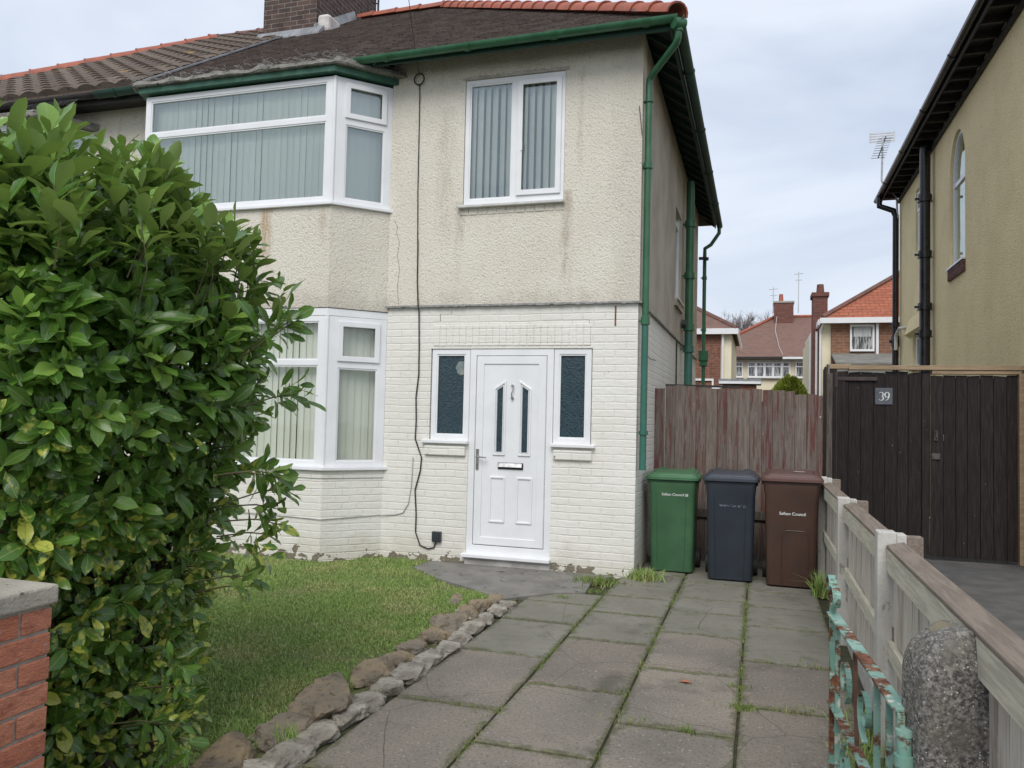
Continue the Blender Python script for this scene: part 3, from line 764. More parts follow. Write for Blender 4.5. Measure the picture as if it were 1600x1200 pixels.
# uPVC window builder ------------------------------------------------
def upvc(parent, F, u0, u1, v0, v1, lights, glass, depth=.06, d=-.06, fr=.055, blinds=True, bd=-.14, name='window', bl=None, cutd=.0, seed=0):
    mb = MB(); mb.M = F
    ex = []; ey = []
    for L in lights: ex += [L[0], L[1]]; ey += [L[2], L[3]]
    mb.grid(cuts(u0, u1, ex), cuts(v0, v1, ey), lambda u, v: not any(L[0] < u < L[1] and L[2] < v < L[3] for L in lights), d-depth, d)
    w = mb.build(name, M['upvc'], parent, bevel=.004)
    for L in lights:
        a, b, c, e = L[:4]
        if len(L) > 4 and L[4]:   # opening sash: proud frame
            s = MB(); s.M = F; k = .038
            P = [(a-k*.5, d+.002, c-k*.5), (b+k*.5, d+.002, c-k*.5), (b+k*.5, d+.002, e+k*.5), (a-k*.5, d+.002, e+k*.5)]
            Q = [(a+k, d+.002, c+k), (b-k, d+.002, c+k), (b-k, d+.002, e-k), (a+k, d+.002, e-k)]
            s.ring(P, Q, (0, .018, 0)); s.build('sash', M['upvc'], w, bevel=.005)
            k2 = k
        else:
            s = MB(); s.M = F; k = .014
            P = [(a, d-.022, c), (b, d-.022, c), (b, d-.022, e), (a, d-.022, e)]
            Q = [(a+k, d-.022, c+k), (b-k, d-.022, c+k), (b-k, d-.022, e-k), (a+k, d-.022, e-k)]
            s.ring(P, Q, (0, .014, 0)); s.build('glazing_bead', M['upvc'], w)
            k2 = .0
        s = MB(); s.M = F
        s.add([(a+k2*.9, d-.026, c+k2*.9), (b-k2*.9, d-.026, c+k2*.9), (b-k2*.9, d-.026, e-k2*.9), (a+k2*.9, d-.026, e-k2*.9)], [(0,1,2,3)])
        s.build('pane', M[glass], w, fix=False)
    if blinds:
        rs = random.Random(seed); vv = []; ff = []; rr = []
        us = u0+.02; pitch = .083; vb, vt = v0+.03, v1-.03
        bl = bl or (lambda u: .35)
        while us < u1-.02:
            ang = bl((us-u0)/(u1-u0))+rs.uniform(-.10, .10)
            c, s_ = math.cos(ang)*.0445, math.sin(ang)*.0445
            tw = rs.uniform(-.004, .004)
            k = len(vv)
            for t in (0, 1):
                z = vb if t == 0 else vt; o_ = tw if t == 0 else 0
                for q in (-1, 0, 1):
                    vv.append(F @ Vector((us+.04+q*c+o_, bd+q*s_+(.004 if q == 0 else 0), z)))
            ff += [(k, k+1, k+4, k+3), (k+1, k+2, k+5, k+4)]; rr += [rs.random()]*6
            us += pitch*rs.uniform(.94, 1.04)
        me = bpy.data.meshes.new('blinds'); me.from_pydata([tuple(p) for p in vv], [], ff)
        at = me.attributes.new('rnd', 'FLOAT', 'POINT'); at.data.foreach_set('value', rr)
        link_mesh('blinds', me, M['blind'], w)
    return w
# front right upstairs window
w = upvc(house, FF, -1.895, -.79, 3.805, 5.175, [(-1.845,-1.365,3.875,5.125),(-1.285,-.845,3.905,5.105,True)], 'glass', d=.012, depth=.07, bl=lambda u: .58, bd=-.09, seed=4)
mb = MB(); mb.box(-1.945,-.775,-.085,.02,3.775,3.805); mb.build('sill', M['old_white'], w, bevel=.006)
mb = MB(); mb.box(-1.262,-1.242,-.040,-.032,4.36,4.46); mb.build('handle', M['upvc'], w)
# patched mortar round the frame
mb = MB()
for i in range(40):
    x = -1.93+i*.0295; mb.box(x, x+.0297, -.028-random.uniform(0,.006), -.0225, 5.178, 5.20+random.uniform(.0,.022))
mb.build('mortar_patch', generic('cement_patch', (.5,.47,.41), (.36,.33,.28), 9, .9, bump=.6, bscale=40), house)

# ---- bay (plan points)
bayR = Vector((BW1, 0, 0)); c1 = Vector((BX1, BY, 0)); c0 = Vector((BX0+.0, BY, 0)); bayL = Vector((BX0-.0+(-.18), 0, 0))
def facef(a, b): # a left, b right as seen from outside ; returns frame origin a
    u = (b-a).normalized(); nrm = Vector((u.y, -u.x, 0))
    return frame(a, u, nrm), (b-a).length
F_front, Lf = facef(c0, c1); F_right, Lr = facef(c1, bayR); F_left, Ll = facef(bayL, c0)
def baywall(name, z0, z1, mat, off=0.0):
    mb = MB()
    def P(p, z, o): return (p.x, p.y, z)
    pts = [bayL, c0, c1, bayR]
    # outward offset outline
    out = [Vector((bayL.x-off, .0, 0)), Vector((c0.x-off*.6, c0.y-off, 0)), Vector((c1.x+off*.45, c1.y-off, 0)), Vector((bayR.x+off*1.3, .0, 0))]
    inn = [Vector((bayL.x+.2, .1, 0)), Vector((c0.x+.12, c0.y+.2, 0)), Vector((c1.x-.10, c1.y+.2, 0)), Vector((bayR.x-.25, .1, 0))]
    for k in range(3):
        a, b, c, d = out[k], out[k+1], inn[k+1], inn[k]
        mb.hexa([(a.x,a.y,z0),(b.x,b.y,z0),(c.x,c.y,z0),(d.x,d.y,z0),(a.x,a.y,z1),(b.x,b.y,z1),(c.x,c.y,z1),(d.x,d.y,z1)])
    return mb
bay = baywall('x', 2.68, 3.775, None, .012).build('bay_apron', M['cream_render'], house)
bl_ = baywall('x', -.06, .86, None, 0).build('bay_base', M['brick_front'], house)
baywall('x', .862, .945, None, .012).build('bay_sill_course', M['brick_front'], house, bevel=.008)
def outline_strip(off, z0, z1, name, mat, inn=.2, parent=house, bevel=0, jitter=0):
    mb = MB()
    out = [Vector((bayL.x-off*1.0, .01, 0)), Vector((c0.x-off*.6, c0.y-off, 0)), Vector((c1.x+off*.45, c1.y-off, 0)), Vector((bayR.x+off*1.3, .01, 0))]
    ins = [Vector((bayL.x+inn, .1, 0)), Vector((c0.x+inn, c0.y+inn, 0)), Vector((c1.x-inn*.6, c1.y+inn, 0)), Vector((bayR.x-inn, .1, 0))]
    vs_ = []; N = 4
    for k in range(4):
        for (p, z) in ((out[k], z0), (ins[k], z0), (ins[k], z1), (out[k], z1)): vs_.append((p.x, p.y, z))
    fs_ = []
    for k in range(3):
        for q in range(4):
            fs_.append((k*4+q, k*4+(q+1) % 4, (k+1)*4+(q+1) % 4, (k+1)*4+q))
    fs_ += [(0,1,2,3), (12,15,14,13)]
    mb.add(vs_, fs_)
    return mb.build(name, mat, parent, bevel=bevel)
outline_strip(.055, .948, .985, 'bay_sill', M['upvc'], bevel=.006)
outline_strip(.055, 3.778, 3.812, 'bay_sill', M['upvc'], bevel=.006)
outline_strip(.004, 2.595, 2.672, 'bay_head_trim', M['upvc'], .1)
def bay_windows(z0, z1, tr, glass, bl, seed):
    h = z1-z0
    upvc(house, F_front, .0, Lf, z0, z1, [(.075, Lf-.10, z0+.06, tr-.03), (.075, Lf-.10, tr+.03, z1-.06)], glass, d=0, depth=.07, bl=bl, bd=-.13, name='bay_window', seed=seed)
    upvc(house, F_right, .0, Lr, z0, z1, [(.135, Lr-.10, z0+.06, tr-.05), (.135, Lr-.10, tr+.04, z1-.07, True)], glass, d=0, depth=.07, bl=bl, bd=-.13, name='bay_window', seed=seed+1)
    upvc(house, F_left, .0, Ll, z0, z1, [(.06, Ll-.07, z0+.06, tr-.03)], glass, d=0, depth=.07, blinds=False, name='bay_window')
bay_windows(.985, 2.592, 2.09, 'glass_low', lambda u: .14, 21)
bay_windows(3.812, 5.19, 4.73, 'glass', lambda u: .12, 31)
# corner posts
for z0, z1 in ((.985, 2.592), (3.812, 5.19)):
    mb = MB(); mb.tube([(c1.x-.004, c1.y+.012, z0), (c1.x-.004, c1.y+.012, z1)], .022, 12); mb.build('corner_post', M['upvc'], house, smooth=True)
# bay roof
outline_strip(.075, 5.212, 5.275, 'bay_fascia', generic('flaking_green_fascia', (.02,.085,.055), (.03,.12,.07), 9, .5, c3=(.42,.44,.38), s3=9, t3=.64), .1)
mb = MB()
N = 46
outp = [Vector((BX0-.35,.05,0)), Vector((c0.x-.10,c0.y-.12,0)), Vector((c1.x+.07,c1.y-.13,0)), Vector((bayR.x+.20,.0,0))]
path = []
for k in range(3):
    L = (outp[k+1]-outp[k]).length; m = max(3, int(L/.05))
    for i in range(m): path.append(outp[k].lerp(outp[k+1], i/m))
path.append(outp[3])
rings = []
for i, p in enumerate(path):
    inn = Vector((min(max(p.x, BX0-.2), bayR.x), .24, 0))
    jn = mnoise.noise(p*7)*.035; jz = mnoise.noise(p*5+Vector((3,3,3)))*.040+.012
    o_ = (p-inn).normalized()
    q = p+o_*jn
    rings.append([(q.x-o_.x*.015, q.y-o_.y*.015, 5.278), (q.x, q.y, 5.285+jz*.4), (q.x-o_.x*.015, q.y-o_.y*.015, 5.325+jz), (q.x-o_.x*.10, q.y-o_.y*.10, 5.345+jz*.7), (inn.x, inn.y, 5.40), (inn.x, inn.y, 5.28)])
mb.loft(rings); mb.build('bay_roof', M['felt'], house, smooth=False)
# crumpled bird netting lying over the bay roof edge
mb = MB()
for i in range(420):
    k = random.uniform(0, len(path)-4); p = path[int(k)]
    inn = Vector((p.x, .24, 0)); a = p.lerp(inn, random.uniform(-.02, .5)); pts_ = []
    z = 5.35+random.uniform(0, .03)
    for q in range(6):
        pts_.append((a.x, a.y, z)); a = a+Vector((random.uniform(-.06,.06), random.uniform(-.045,.04), 0)); z += random.uniform(-.028,.028)
        z = max(5.26, min(5.44, z))
    mb.tube(pts_, .0026, 4)
mb.build('bird_netting', generic('wire_netting', (.36,.35,.33), (.22,.21,.20), 20, .7), house)

# ---- door set
door = None
doorset = MB(); doorset.M = FF
# outer frames: side lights
for (a, b) in ((DL+.01, DX0-.004), (DX1+.004, DR-.01)):
    k = .05
    w = upvc(house, FF, a, b, 1.298, DH-.005, [(a+.055, b-.055, 1.298+.055, DH-.06)], 'obscure', d=-.012, depth=.06, blinds=False, name='side_light')
    if a < -2:
        mb = MB(); mb.M = FF; mb.prism([(-1.885+.062*math.cos(q*PI/10)*(1+.1*math.sin(q*2.1)), -.0365, 2.07+.075*math.sin(q*PI/10)) for q in range(20)], (0,.001,0)); mb.build('pale_disc', M['pale_disc'], w)
mb = MB(); mb.M = FF
mb.grid(cuts(DX0, DX1, [DX0+.07, DX1-.07]), cuts(.085, DH-.005, [.21, DH-.075]), lambda u, v: not (DX0+.07 < u < DX1-.07 and .21 < v < DH-.075), -.075, -.008)
df = mb.build('door_frame', M['upvc'], house, bevel=.005)
mb = MB(); mb.box(DX0-.03, DX1+.015, -.075, .02, .085, .125); mb.build('threshold', M['upvc'], house, bevel=.008)
mb = MB(); mb.box(DX0+.0, DX1+.01, -.03, .04, -.02, .082); mb.build('door_step', generic('grey_step', (.45,.44,.42), (.3,.29,.27), 6, .7), house, bevel=.006)
# leaf
lx0, lx1, lz0, lz1 = DX0+.074, DX1-.074, .215, DH-.079
mb = MB(); mb.M = FF; mb.box(lx0, lx1, -.07, -.014, lz0, lz1)
leaf = mb.build('front_door', M['upvc'], house, bevel=.006)
mb = MB(); mb.M = FF   # outer sash border
def rect(a, b, c, d, y): return [(a, y, c), (b, y, c), (b, y, d), (a, y, d)]
mb.ring(rect(lx0+.004, lx1-.004, lz0+.004, lz1-.004, -.0135), rect(lx0+.085, lx1-.085, lz0+.085, lz1-.085, -.0135), (0,.011,0))
mb.build('door_sash', M['upvc'], leaf, bevel=.005)
def poly3(P, y): return [(p[0], y, p[1]) for p in P]
cxm = -1.2965
def mould(P, w=.020, h=.014):
    mb = MB(); mb.M = FF; mb.ring(poly3(P, -.0135), poly3(offset_poly(P, w), -.0135), (0, h, 0)); return mb.build('moulding', M['upvc'], leaf, bevel=.006)
def glassy(P):
    mb = MB(); mb.M = FF; Q = offset_poly(P, .018); mb.prism(poly3(Q, -.0135), (0,.003,0)); mb.build('glass_panel', M['obscure'], leaf)
for s in (-1, 1):
    i_ = .070 if s == -1 else .070; o_ = .205
    xi, xo = cxm+s*i_, cxm+s*o_
    P = [(xi, 1.155), (xi, 1.945), (xo, 1.855), (xo, 1.155)]
    if s == 1: P = P[::-1]
    mould(P); 
    mould(offset_poly(P, .026), .008, .010)
    glassy(offset_poly(P, .02))
    Q = [(cxm+s*.06, .455), (cxm+s*.06, .935), (cxm+s*.235, .935), (cxm+s*.235, .455)]
    if s == 1: Q = Q[::-1]
    mould(Q, .022, .012)
# letter box
mb = MB(); mb.M = FF; mb.box(-1.44,-1.165,-.0135,-.004,1.012,1.082); lb = mb.build('letterbox', M['meter'], leaf, bevel=.003)
mb = MB(); mb.M = FF; mb.hexa([(-1.43,-.004,1.03),(-1.175,-.004,1.03),(-1.175,-.004,1.078),(-1.43,-.004,1.078),(-1.43,.018,1.036),(-1.175,.018,1.036),(-1.175,.004,1.078),(-1.43,.004,1.078)])
mb.build('flap', M['steel'], lb, bevel=.002)
# knocker (doctor's S shape)
mb = MB(); mb.M = FF
pth = [(cxm+.002+.008*math.sin(t*PI*2), .006+.010*math.sin(t*PI), 1.885-t*.125) for t in [i/12 for i in range(13)]]
mb.tube(pth, [.012,.009,.007,.006,.006,.006,.006,.006,.006,.007,.008,.010,.012], 8)
mb.tube([(cxm, -.012, 1.885), (cxm, .012, 1.885)], .013, 12); mb.tube([(cxm, -.012, 1.757), (cxm, .010, 1.757)], .015, 12)
mb.build('door_knocker', M['steel'], leaf, smooth=True)
# handle
mb = MB(); mb.M = FF
hx = lx0+.035
mb.box(hx-.015, hx+.015, -.0025, .009, 1.00, 1.215)
mb.tube([(hx, .005, 1.135), (hx, .045, 1.135), (hx+.02, .05, 1.135), (hx+.115, .048, 1.13)], .009, 10)
mb.build('door_handle', M['steel'], leaf, smooth=True)
# back of hall (closes the room)
# dark rooms behind the windows
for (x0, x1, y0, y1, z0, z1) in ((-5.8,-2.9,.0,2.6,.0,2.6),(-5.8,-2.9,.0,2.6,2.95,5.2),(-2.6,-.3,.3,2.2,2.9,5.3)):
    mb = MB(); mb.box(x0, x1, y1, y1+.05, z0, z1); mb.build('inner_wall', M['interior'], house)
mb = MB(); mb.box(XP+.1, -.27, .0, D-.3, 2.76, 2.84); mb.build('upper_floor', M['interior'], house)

# ---- side window, pointed arch
def arch_pts(u0, u1, v0, vs_, vt, n=8):
    c = (u0+u1)/2; P = [(u0, v0), (u1, v0)]
    for i in range(n+1):
        t = i/n; P.append((u1-(u1-c)*(1-math.cos(t*PI/2)), vs_+(vt-vs_)*math.sin(t*PI/2)))
    for i in range(1, n+1):
        t = 1-i/n; P.append((u0+(c-u0)*(1-math.cos(t*PI/2)), vs_+(vt-vs_)*math.sin(t*PI/2)))
    return P
def arch_window(parent, F, u0, u1, v0, vs_, vt, midv, d=-.05, brick=None, glass='glass_low'):
    P = arch_pts(u0, u1, v0, vs_, vt)
    c = ((u0+u1)/2, (v0+vs_)/2)
    def inset(k): 
        hw = (u1-u0)/2
        return [(c[0]+(p[0]-c[0])*(1-k/hw), v0+k+(p[1]-v0)*(1-2*k/(vt-v0))) for p in P]
    mb = MB(); mb.M = F; mb.ring(poly3(P, d-.05), poly3(inset(.05), d-.05), (0,.05,0))
    mb.box(u0+.05, u1-.05, d-.045, d-.004, midv-.03, midv+.03)
    w = mb.build('arched_window', M['upvc'], parent)
    mb = MB(); mb.M = F; q = inset(.045); mb.add(poly3(q, d-.03), [tuple(range(len(q)))]); mb.build('pane', M[glass], w, fix=False)
    mb = MB(); mb.M = F; mb.add(poly3(q, d-.20), [tuple(range(len(q)))]); mb.build('curtain', M['curtain'], w, fix=False)
    return w
def arch_infill(F, u0, u1, v0, v1, vs_, vt, mat, parent, name, d0, d1):
    """wall patch between the spring line and v1 with the arched head cut out"""
    P = arch_pts(u0, u1, v0, vs_, vt, 10)[2:]
    mb = MB(); mb.M = F
    for i in range(len(P)-1):
        a, b = P[i], P[i+1]
        mb.hexa([(a[0],d0,a[1]),(a[0],d1,a[1]),(b[0],d1,b[1]),(b[0],d0,b[1]),(a[0],d0,v1),(a[0],d1,v1),(b[0],d1,v1),(b[0],d0,v1)])
    mb.build(name, mat, parent)
arch_window(house, FS, 3.37, 4.20, 3.30, 4.55, 5.0, 4.45, d=-.02)
mb = MB(); mb.M = FS; mb.box(3.30, 4.27, -.02, .05, 3.18, 3.27); mb.build('sill', M['grey_render'], house)
mb = MB(); mb.M = FS; mb.box(3.33, 4.25, -.02, .07, 3.27, 3.30); mb.build('sill', M['old_white'], house)

# ---- roof
def roof_attr(o_me, vals):
    at = o_me.attributes.new('rnd', 'FLOAT', 'POINT'); at.data.foreach_set('value', vals)
EX = OV; EY = -OV; HY = D/2; RUN = HY+OV; RZ = ZE+.08+RUN*TP      # ridge height
z_at = lambda dd: ZE+.08+dd*TP
def plain_tiles(name, xl, xr_fn, parent, mat, gauge=.105, tw=.168):
    sl = math.hypot(1, TP); n = int(RUN*sl/gauge); vs_, fs_, rr = [], [], []
    un = Vector((0, -TP, 1)).normalized(); up = Vector((0, 1, TP)).normalized()
    for j in range(n+1):
        d0 = j*gauge/sl; d1 = min(RUN, (j+1.15)*gauge/sl)
        if d0 >= RUN: break
        xr = xr_fn(d0); xo = (j % 2)*tw/2+random.uniform(-.01,.01); x = xl-xo
        while x < xr:
            a, b = max(x+.002, xl), min(x+tw-.002, xr)
            x += tw
            if b-a < .01: continue
            t = .016+random.uniform(-.003,.004); dr = random.uniform(-.006,.006); sk = random.uniform(-.004,.004)
            lo = d0+dr/sl
            A = Vector((a, EY+lo, z_at(lo)))+un*t; B = Vector((b, EY+lo+sk, z_at(lo+sk)))+un*t
            C_ = Vector((b, EY+d1, z_at(d1)))+un*.002; D_ = Vector((a, EY+d1, z_at(d1)))+un*.002
            A2 = A-un*(t+.002); B2 = B-un*(t+.002)
            k = len(vs_); vs_ += [A, B, C_, D_, A2, B2]; fs_ += [(k,k+1,k+2,k+3), (k+4,k+5,k+1,k), (k+1,k+5,k+2), (k,k+3,k+4)]
            rr += [random.random()]*6
    me = bpy.data.meshes.new(name); me.from_pydata([tuple(p) for p in vs_], [], fs_); roof_attr(me, rr)
    return link_mesh(name, me, mat, parent)
plain_tiles('roof_tiles', XP, lambda d: EX-d, house, M['tiles_brown'])
# roof deck: front, side hip, back (solid, under the tiles)
AX = EX-RUN
mb = MB()
e = .0
P = {'fl': (XP, EY, z_at(0)), 'fr': (EX, EY, z_at(0)), 'br': (EX, D+OV, z_at(0)), 'bl': (XP, D+OV, z_at(0)), 'rl': (XP, HY, RZ), 'ra': (AX, HY, RZ)}
k = ['fl','fr','br','bl','rl','ra']; idx = {q: i for i, q in enumerate(k)}
top = [P[q] for q in k]; botm = [(p[0], p[1], p[2]-.07) for p in top]
faces = [('fl','fr','ra','rl'), ('fr','br','ra'), ('br','bl','rl','ra')]
fs_ = [tuple(idx[q] for q in f) for f in faces]+[tuple(idx[q]+6 for q in f)[::-1] for f in faces]
for a, b in (('fl','fr'),('fr','br'),('br','bl')): fs_.append((idx[a]+6, idx[b]+6, idx[b], idx[a]))
mb.add(top+botm, fs_); rf = mb.build('roof', M['tiles_brown'], house, fix=False)
# hip and ridge tiles (half-round, overlapping)
def ridge_tiles(name, a, b, mat, parent, L=.33, r=.115, lift=.02):
    a = Vector(a); b = Vector(b); d = (b-a); n = int(d.length/L); d.normalize()
    side = d.cross(Vector((0,0,1))).normalized(); up = side.cross(d).normalized(); mb = MB()
    for i in range(n+1):
        s0 = i*L; s1 = min(s0+L*1.12, (b-a).length)
        if s1-s0 < .05: break
        rings = []
        for s, rr_ in ((s0, r*1.13), (s0+.03, r*1.13), (s0+.035, r*1.04), (s1, r*.93)):
            c = a+d*s+up*(lift+random.uniform(-.003,.003))
            outer = [c+side*math.cos(t)*rr_+up*(math.sin(t)*rr_*.95-.03) for t in [PI*q/8 for q in range(9)]]
            inner = [c+side*math.cos(t)*(rr_-.018)+up*(math.sin(t)*(rr_-.018)*.95-.03) for t in [PI*q/8 for q in range(8,-1,-1)]]
            rings.append(outer+inner)
        mb.loft(rings)
    return mb.build(name, mat, parent, smooth=True)
ridge_tiles('hip_tiles', (EX+.05, EY-.05, z_at(0)+.0), (AX, HY, RZ), M['tile_red'], house)
ridge_tiles('ridge_tiles', (AX, HY, RZ), (-5.30, HY, RZ), M['tile_red'], house, .42)
# boxed eaves: soffit boards and rafter feet
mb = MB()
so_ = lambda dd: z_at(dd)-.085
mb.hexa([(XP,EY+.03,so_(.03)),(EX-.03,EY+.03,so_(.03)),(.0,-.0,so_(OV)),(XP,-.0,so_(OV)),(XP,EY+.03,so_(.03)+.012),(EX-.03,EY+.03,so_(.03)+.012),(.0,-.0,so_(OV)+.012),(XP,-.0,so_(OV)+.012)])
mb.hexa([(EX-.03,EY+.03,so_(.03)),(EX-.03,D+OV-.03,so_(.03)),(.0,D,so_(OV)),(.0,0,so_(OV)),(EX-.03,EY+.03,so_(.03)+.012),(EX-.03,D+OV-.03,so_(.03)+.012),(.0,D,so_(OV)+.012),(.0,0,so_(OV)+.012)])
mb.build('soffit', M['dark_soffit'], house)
y = .1
while y < D+.2:
    mb = MB()
    mb.hexa([(.0125,y,so_(OV)-.065),(EX-.032,y,so_(.03)-.06),(EX-.032,y+.045,so_(.03)-.06),(.0125,y+.045,so_(OV)-.065),(.0125,y,so_(OV)-.003),(EX-.032,y,so_(.03)-.003),(EX-.032,y+.045,so_(.03)-.003),(.0125,y+.045,so_(OV)-.003)]); y += .38
    mb.build('rafter_foot', M['green_dark'], house)
x = -2.6
while x < -.1:
    mb = MB(); mb.hexa([(x,EY+.032,so_(.03)-.055),(x+.045,EY+.032,so_(.03)-.055),(x+.045,-.024,so_(OV)-.06),(x,-.024,so_(OV)-.06),(x,EY+.032,so_(.03)-.003),(x+.045,EY+.032,so_(.03)-.003),(x+.045,-.024,so_(OV)-.003),(x,-.024,so_(OV)-.003)]); x += .42; mb.build('rafter_foot', M['green_dark'], house)
mb = MB(); mb.box(XP, EX-.0, EY+.005, EY+.028, ZE-.045, ZE+.06); mb.box(EX-.028, EX-.005, EY+.03, D+OV, ZE-.045, ZE+.06)
mb.build('fascia_board', M['green_dark'], house)
# gutters
def gutter(parent, a, b, out, mat, r=.056, name='gutter', joints=1.9, start=.5):
    a = Vector(a); b = Vector(b); d = (b-a).normalized(); out = Vector(out); up = Vector((0,0,1)); mb = MB(); n = 10
    def prof(c, rr_, t=.006):
        o1 = [c+out*math.cos(q)*rr_-up*math.sin(q)*rr_ for q in [PI*i/n for i in range(n+1)]]
        i1 = [c+out*math.cos(q)*(rr_-t)-up*math.sin(q)*(rr_-t) for q in [PI*i/n for i in range(n,-1,-1)]]
        return o1+i1
    mb.loft([prof(a, r), prof(b, r)])
    L = (b-a).length; s = start
    while s < L:
        c = a+d*s; mb.loft([prof(c, r+.009, .014), prof(c+d*.06, r+.009, .014)])
        s += joints
    return mb.build(name, mat, parent, smooth=True)
GZ = ZE+.035
gutter(house, (-3.05, EY-.062, GZ-.02), (EX+.06, EY-.062, GZ+.015), (0,-1,0), M['green_paint'], joints=.92, start=.35)
gutter(house, (XP+.0, EY-.062, GZ-.03), (-3.06, EY-.062, GZ-.02), (0,-1,0), M['green_dark'], joints=1.4)
gutter(house, (EX+.062, EY-.10, GZ+.01), (EX+.062, D+OV+.05, GZ-.03), (1,0,0), M['green_dark'], joints=1.8, start=1.2)
mb = MB(); mb.tube([(EX+.062, EY-.03, GZ-.03), (EX+.062, EY-.03, GZ-.12)], .045, 14); mb.tube([(EX+.02, EY-.09, GZ-.055), (EX+.11, EY-.01, GZ-.045)], .055, 12)
mb.build('gutter_outlet', M['green_paint'], house, smooth=True)
def pipe(parent, path, r, mat, collars, name='downpipe', clip=True, cr=1.28):
    mb = MB(); mb.tube(path, r, 14)
    for (c, h) in collars:
        mb.tube([(c[0],c[1],c[2]), (c[0],c[1],c[2]+h)], r*cr, 14)
        mb.tube([(c[0],c[1],c[2]-.006), (c[0],c[1],c[2]+.008)], r*cr*1.1, 14)
        mb.box(c[0]-r*1.9, c[0]+.0, c[1]-.02, c[1]+.02, c[2]+h*.3, c[2]+h*.6)
    return mb.build(name, mat, parent, smooth=True)
px, py = .065, .045
pipe(house, [(EX+.06, EY-.03, GZ-.10), (EX+.058, EY-.028, GZ-.17), (EX+.04, EY+.0, GZ-.215), (px+.04, py-.03, GZ-.34), (px+.004, py, GZ-.385), (px, py, GZ-.45), (px, py, 2.6)], .034, M['green_paint'], [((px,py,4.78),.0),((px,py,4.10),.06),((px,py,2.52),.07)])
pipe(house, [(px, py, 2.6), (px-.004, py, 1.06)], .034, M['green_teal'], [((px,py,1.42),.03)], 'downpipe_foot')
pipe(house, [(.12, 4.45, 5.25), (.12, 4.45, 2.9)], .062, M['green_paint'], [((.12,4.45,z_),.09) for z_ in (4.55,3.75,2.95)], 'soil_pipe')
pipe(house, [(.12, 4.45, 2.9), (.12, 4.45, 0)], .062, M['green_teal'], [((.12,4.45,2.62),.09)], 'soil_pipe')
pipe(house, [(EX+.06, 7.72, GZ-.06), (EX+.06, 7.72, GZ-.2), (.24, 7.72, GZ-.42), (.13, 7.68, GZ-.50), (.13, 7.66, GZ-.62), (.13, 7.66, 0)], .036, M['green_paint'], [((.13,7.66,4.3),.05),((.13,7.66,3.3),.05)])
mb = MB(); mb.box(.04,.22,7.57,7.75,2.72,2.92); mb.box(.06,.20,7.59,7.73,2.62,2.72); mb.build('rainwater_hopper', M['green_paint'], house, bevel=.01)
mb = MB(); mb.tube([(.03,4.22,3.02),(.10,4.22,3.02)], .06, 14); mb.build('wall_vent', M['meter'], house, smooth=True)
mb = MB(); mb.tube([(.03,3.55,2.7),(.03,3.55,1.2)], .012, 8); mb.build('thin_pipe', M['cable'], house)
# render cracks
def crack(pts_, name='crack', w=.004, yy=-.022):
    mb = MB()
    for i in range(len(pts_)-1):
        a, b = pts_[i], pts_[i+1]; mb.hexa([(a[0]-w/2,yy-.0025,a[1]),(a[0]+w/2,yy-.0025,a[1]),(a[0]+w/2,yy,a[1]),(a[0]-w/2,yy,a[1]),(b[0]-w/2,yy-.0025,b[1]),(b[0]+w/2,yy-.0025,b[1]),(b[0]+w/2,yy,b[1]),(b[0]-w/2,yy,b[1])])
    return mb.build(name, generic('crack_dark', (.2,.18,.15), (.25,.22,.19), 9, .9), house)
crack([(-2.70,3.70),(-2.66,3.62),(-2.67,3.55),(-2.63,3.45),(-2.65,3.3),(-2.62,3.15),(-2.64,2.95),(-2.62,2.76)])
crack([(-2.2,2.57),(-2.13,2.57),(-2.13,2.65),(-2.0,2.65),(-2.0,2.70)], 'brick_crack', .005, -.0005); crack([(-.98,2.57),(-.75,2.575),(-.5,2.57),(-.48,2.50),(-.48,2.30)], 'brick_crack', .004, -.0005)
# iron strap
mb = MB(); mb.box(-.235,-.22,-.006,.01,2.50,2.70); mb.build('iron_strap', generic('rust_strap', (.16,.06,.035), (.22,.1,.06), 9, .9), house)

# ---- chimney on the party wall
mb = MB(); mb.box(-6.37,-5.42,2.62,4.55,7.0,9.6); mb.box(-6.42,-5.37,2.57,4.60,9.6,9.75)
ch = mb.build('chimney', M['chimney_brick'], house)
mb = MB()
for i in range(9):
    x0 = -6.45+i*.13; j = random.uniform(-.01,.02)
    zz = z_at(2.62+OV-.28)
    mb.hexa([(x0,2.46+j,zz+.09),(x0+.13,2.46+j,zz+.09),(x0+.13,2.615,zz+.21),(x0,2.615,zz+.21),(x0,2.46+j,zz+.12),(x0+.13,2.46+j,zz+.12),(x0+.13,2.610,zz+.29),(x0,2.610,zz+.29)])
y = 2.55
while y < 3.75:
    zz = z_at(y+OV); mb.hexa([(-5.419,y,zz-.02),(-5.36,y,zz+.02),(-5.36,y+.2,zz+.15),(-5.419,y+.2,zz+.12),(-5.419,y,zz+.16),(-5.40,y,zz+.16),(-5.40,y+.2,zz+.30),(-5.419,y+.2,zz+.30)]); y += .2
mb.build('flashing', M['lead'], ch)
mb = MB(); mb.box(-5.41,-5.20,2.62,3.0,z_at(2.62+OV)+.02,z_at(2.62+OV)+.30); mb.build('mortar_fillet', M['white_mortar'], ch, bevel=.05)
for i, (x, y) in enumerate(((-6.15,3.0),(-5.65,3.0),(-6.15,4.1),(-5.65,4.1))):
    mb = MB(); mb.tube([(x,y,9.75),(x,y,10.05),(x,y,10.1)], [.12,.10,.12], 12); mb.build('chimney_pot', M['tile_red'], ch, smooth=True)
mb = MB(); mb.bar((XP,EY+.02,z_at(0)+.045),(XP,HY,RZ+.045),.035,.02); mb.build('party_flashing', M['lead'], house)
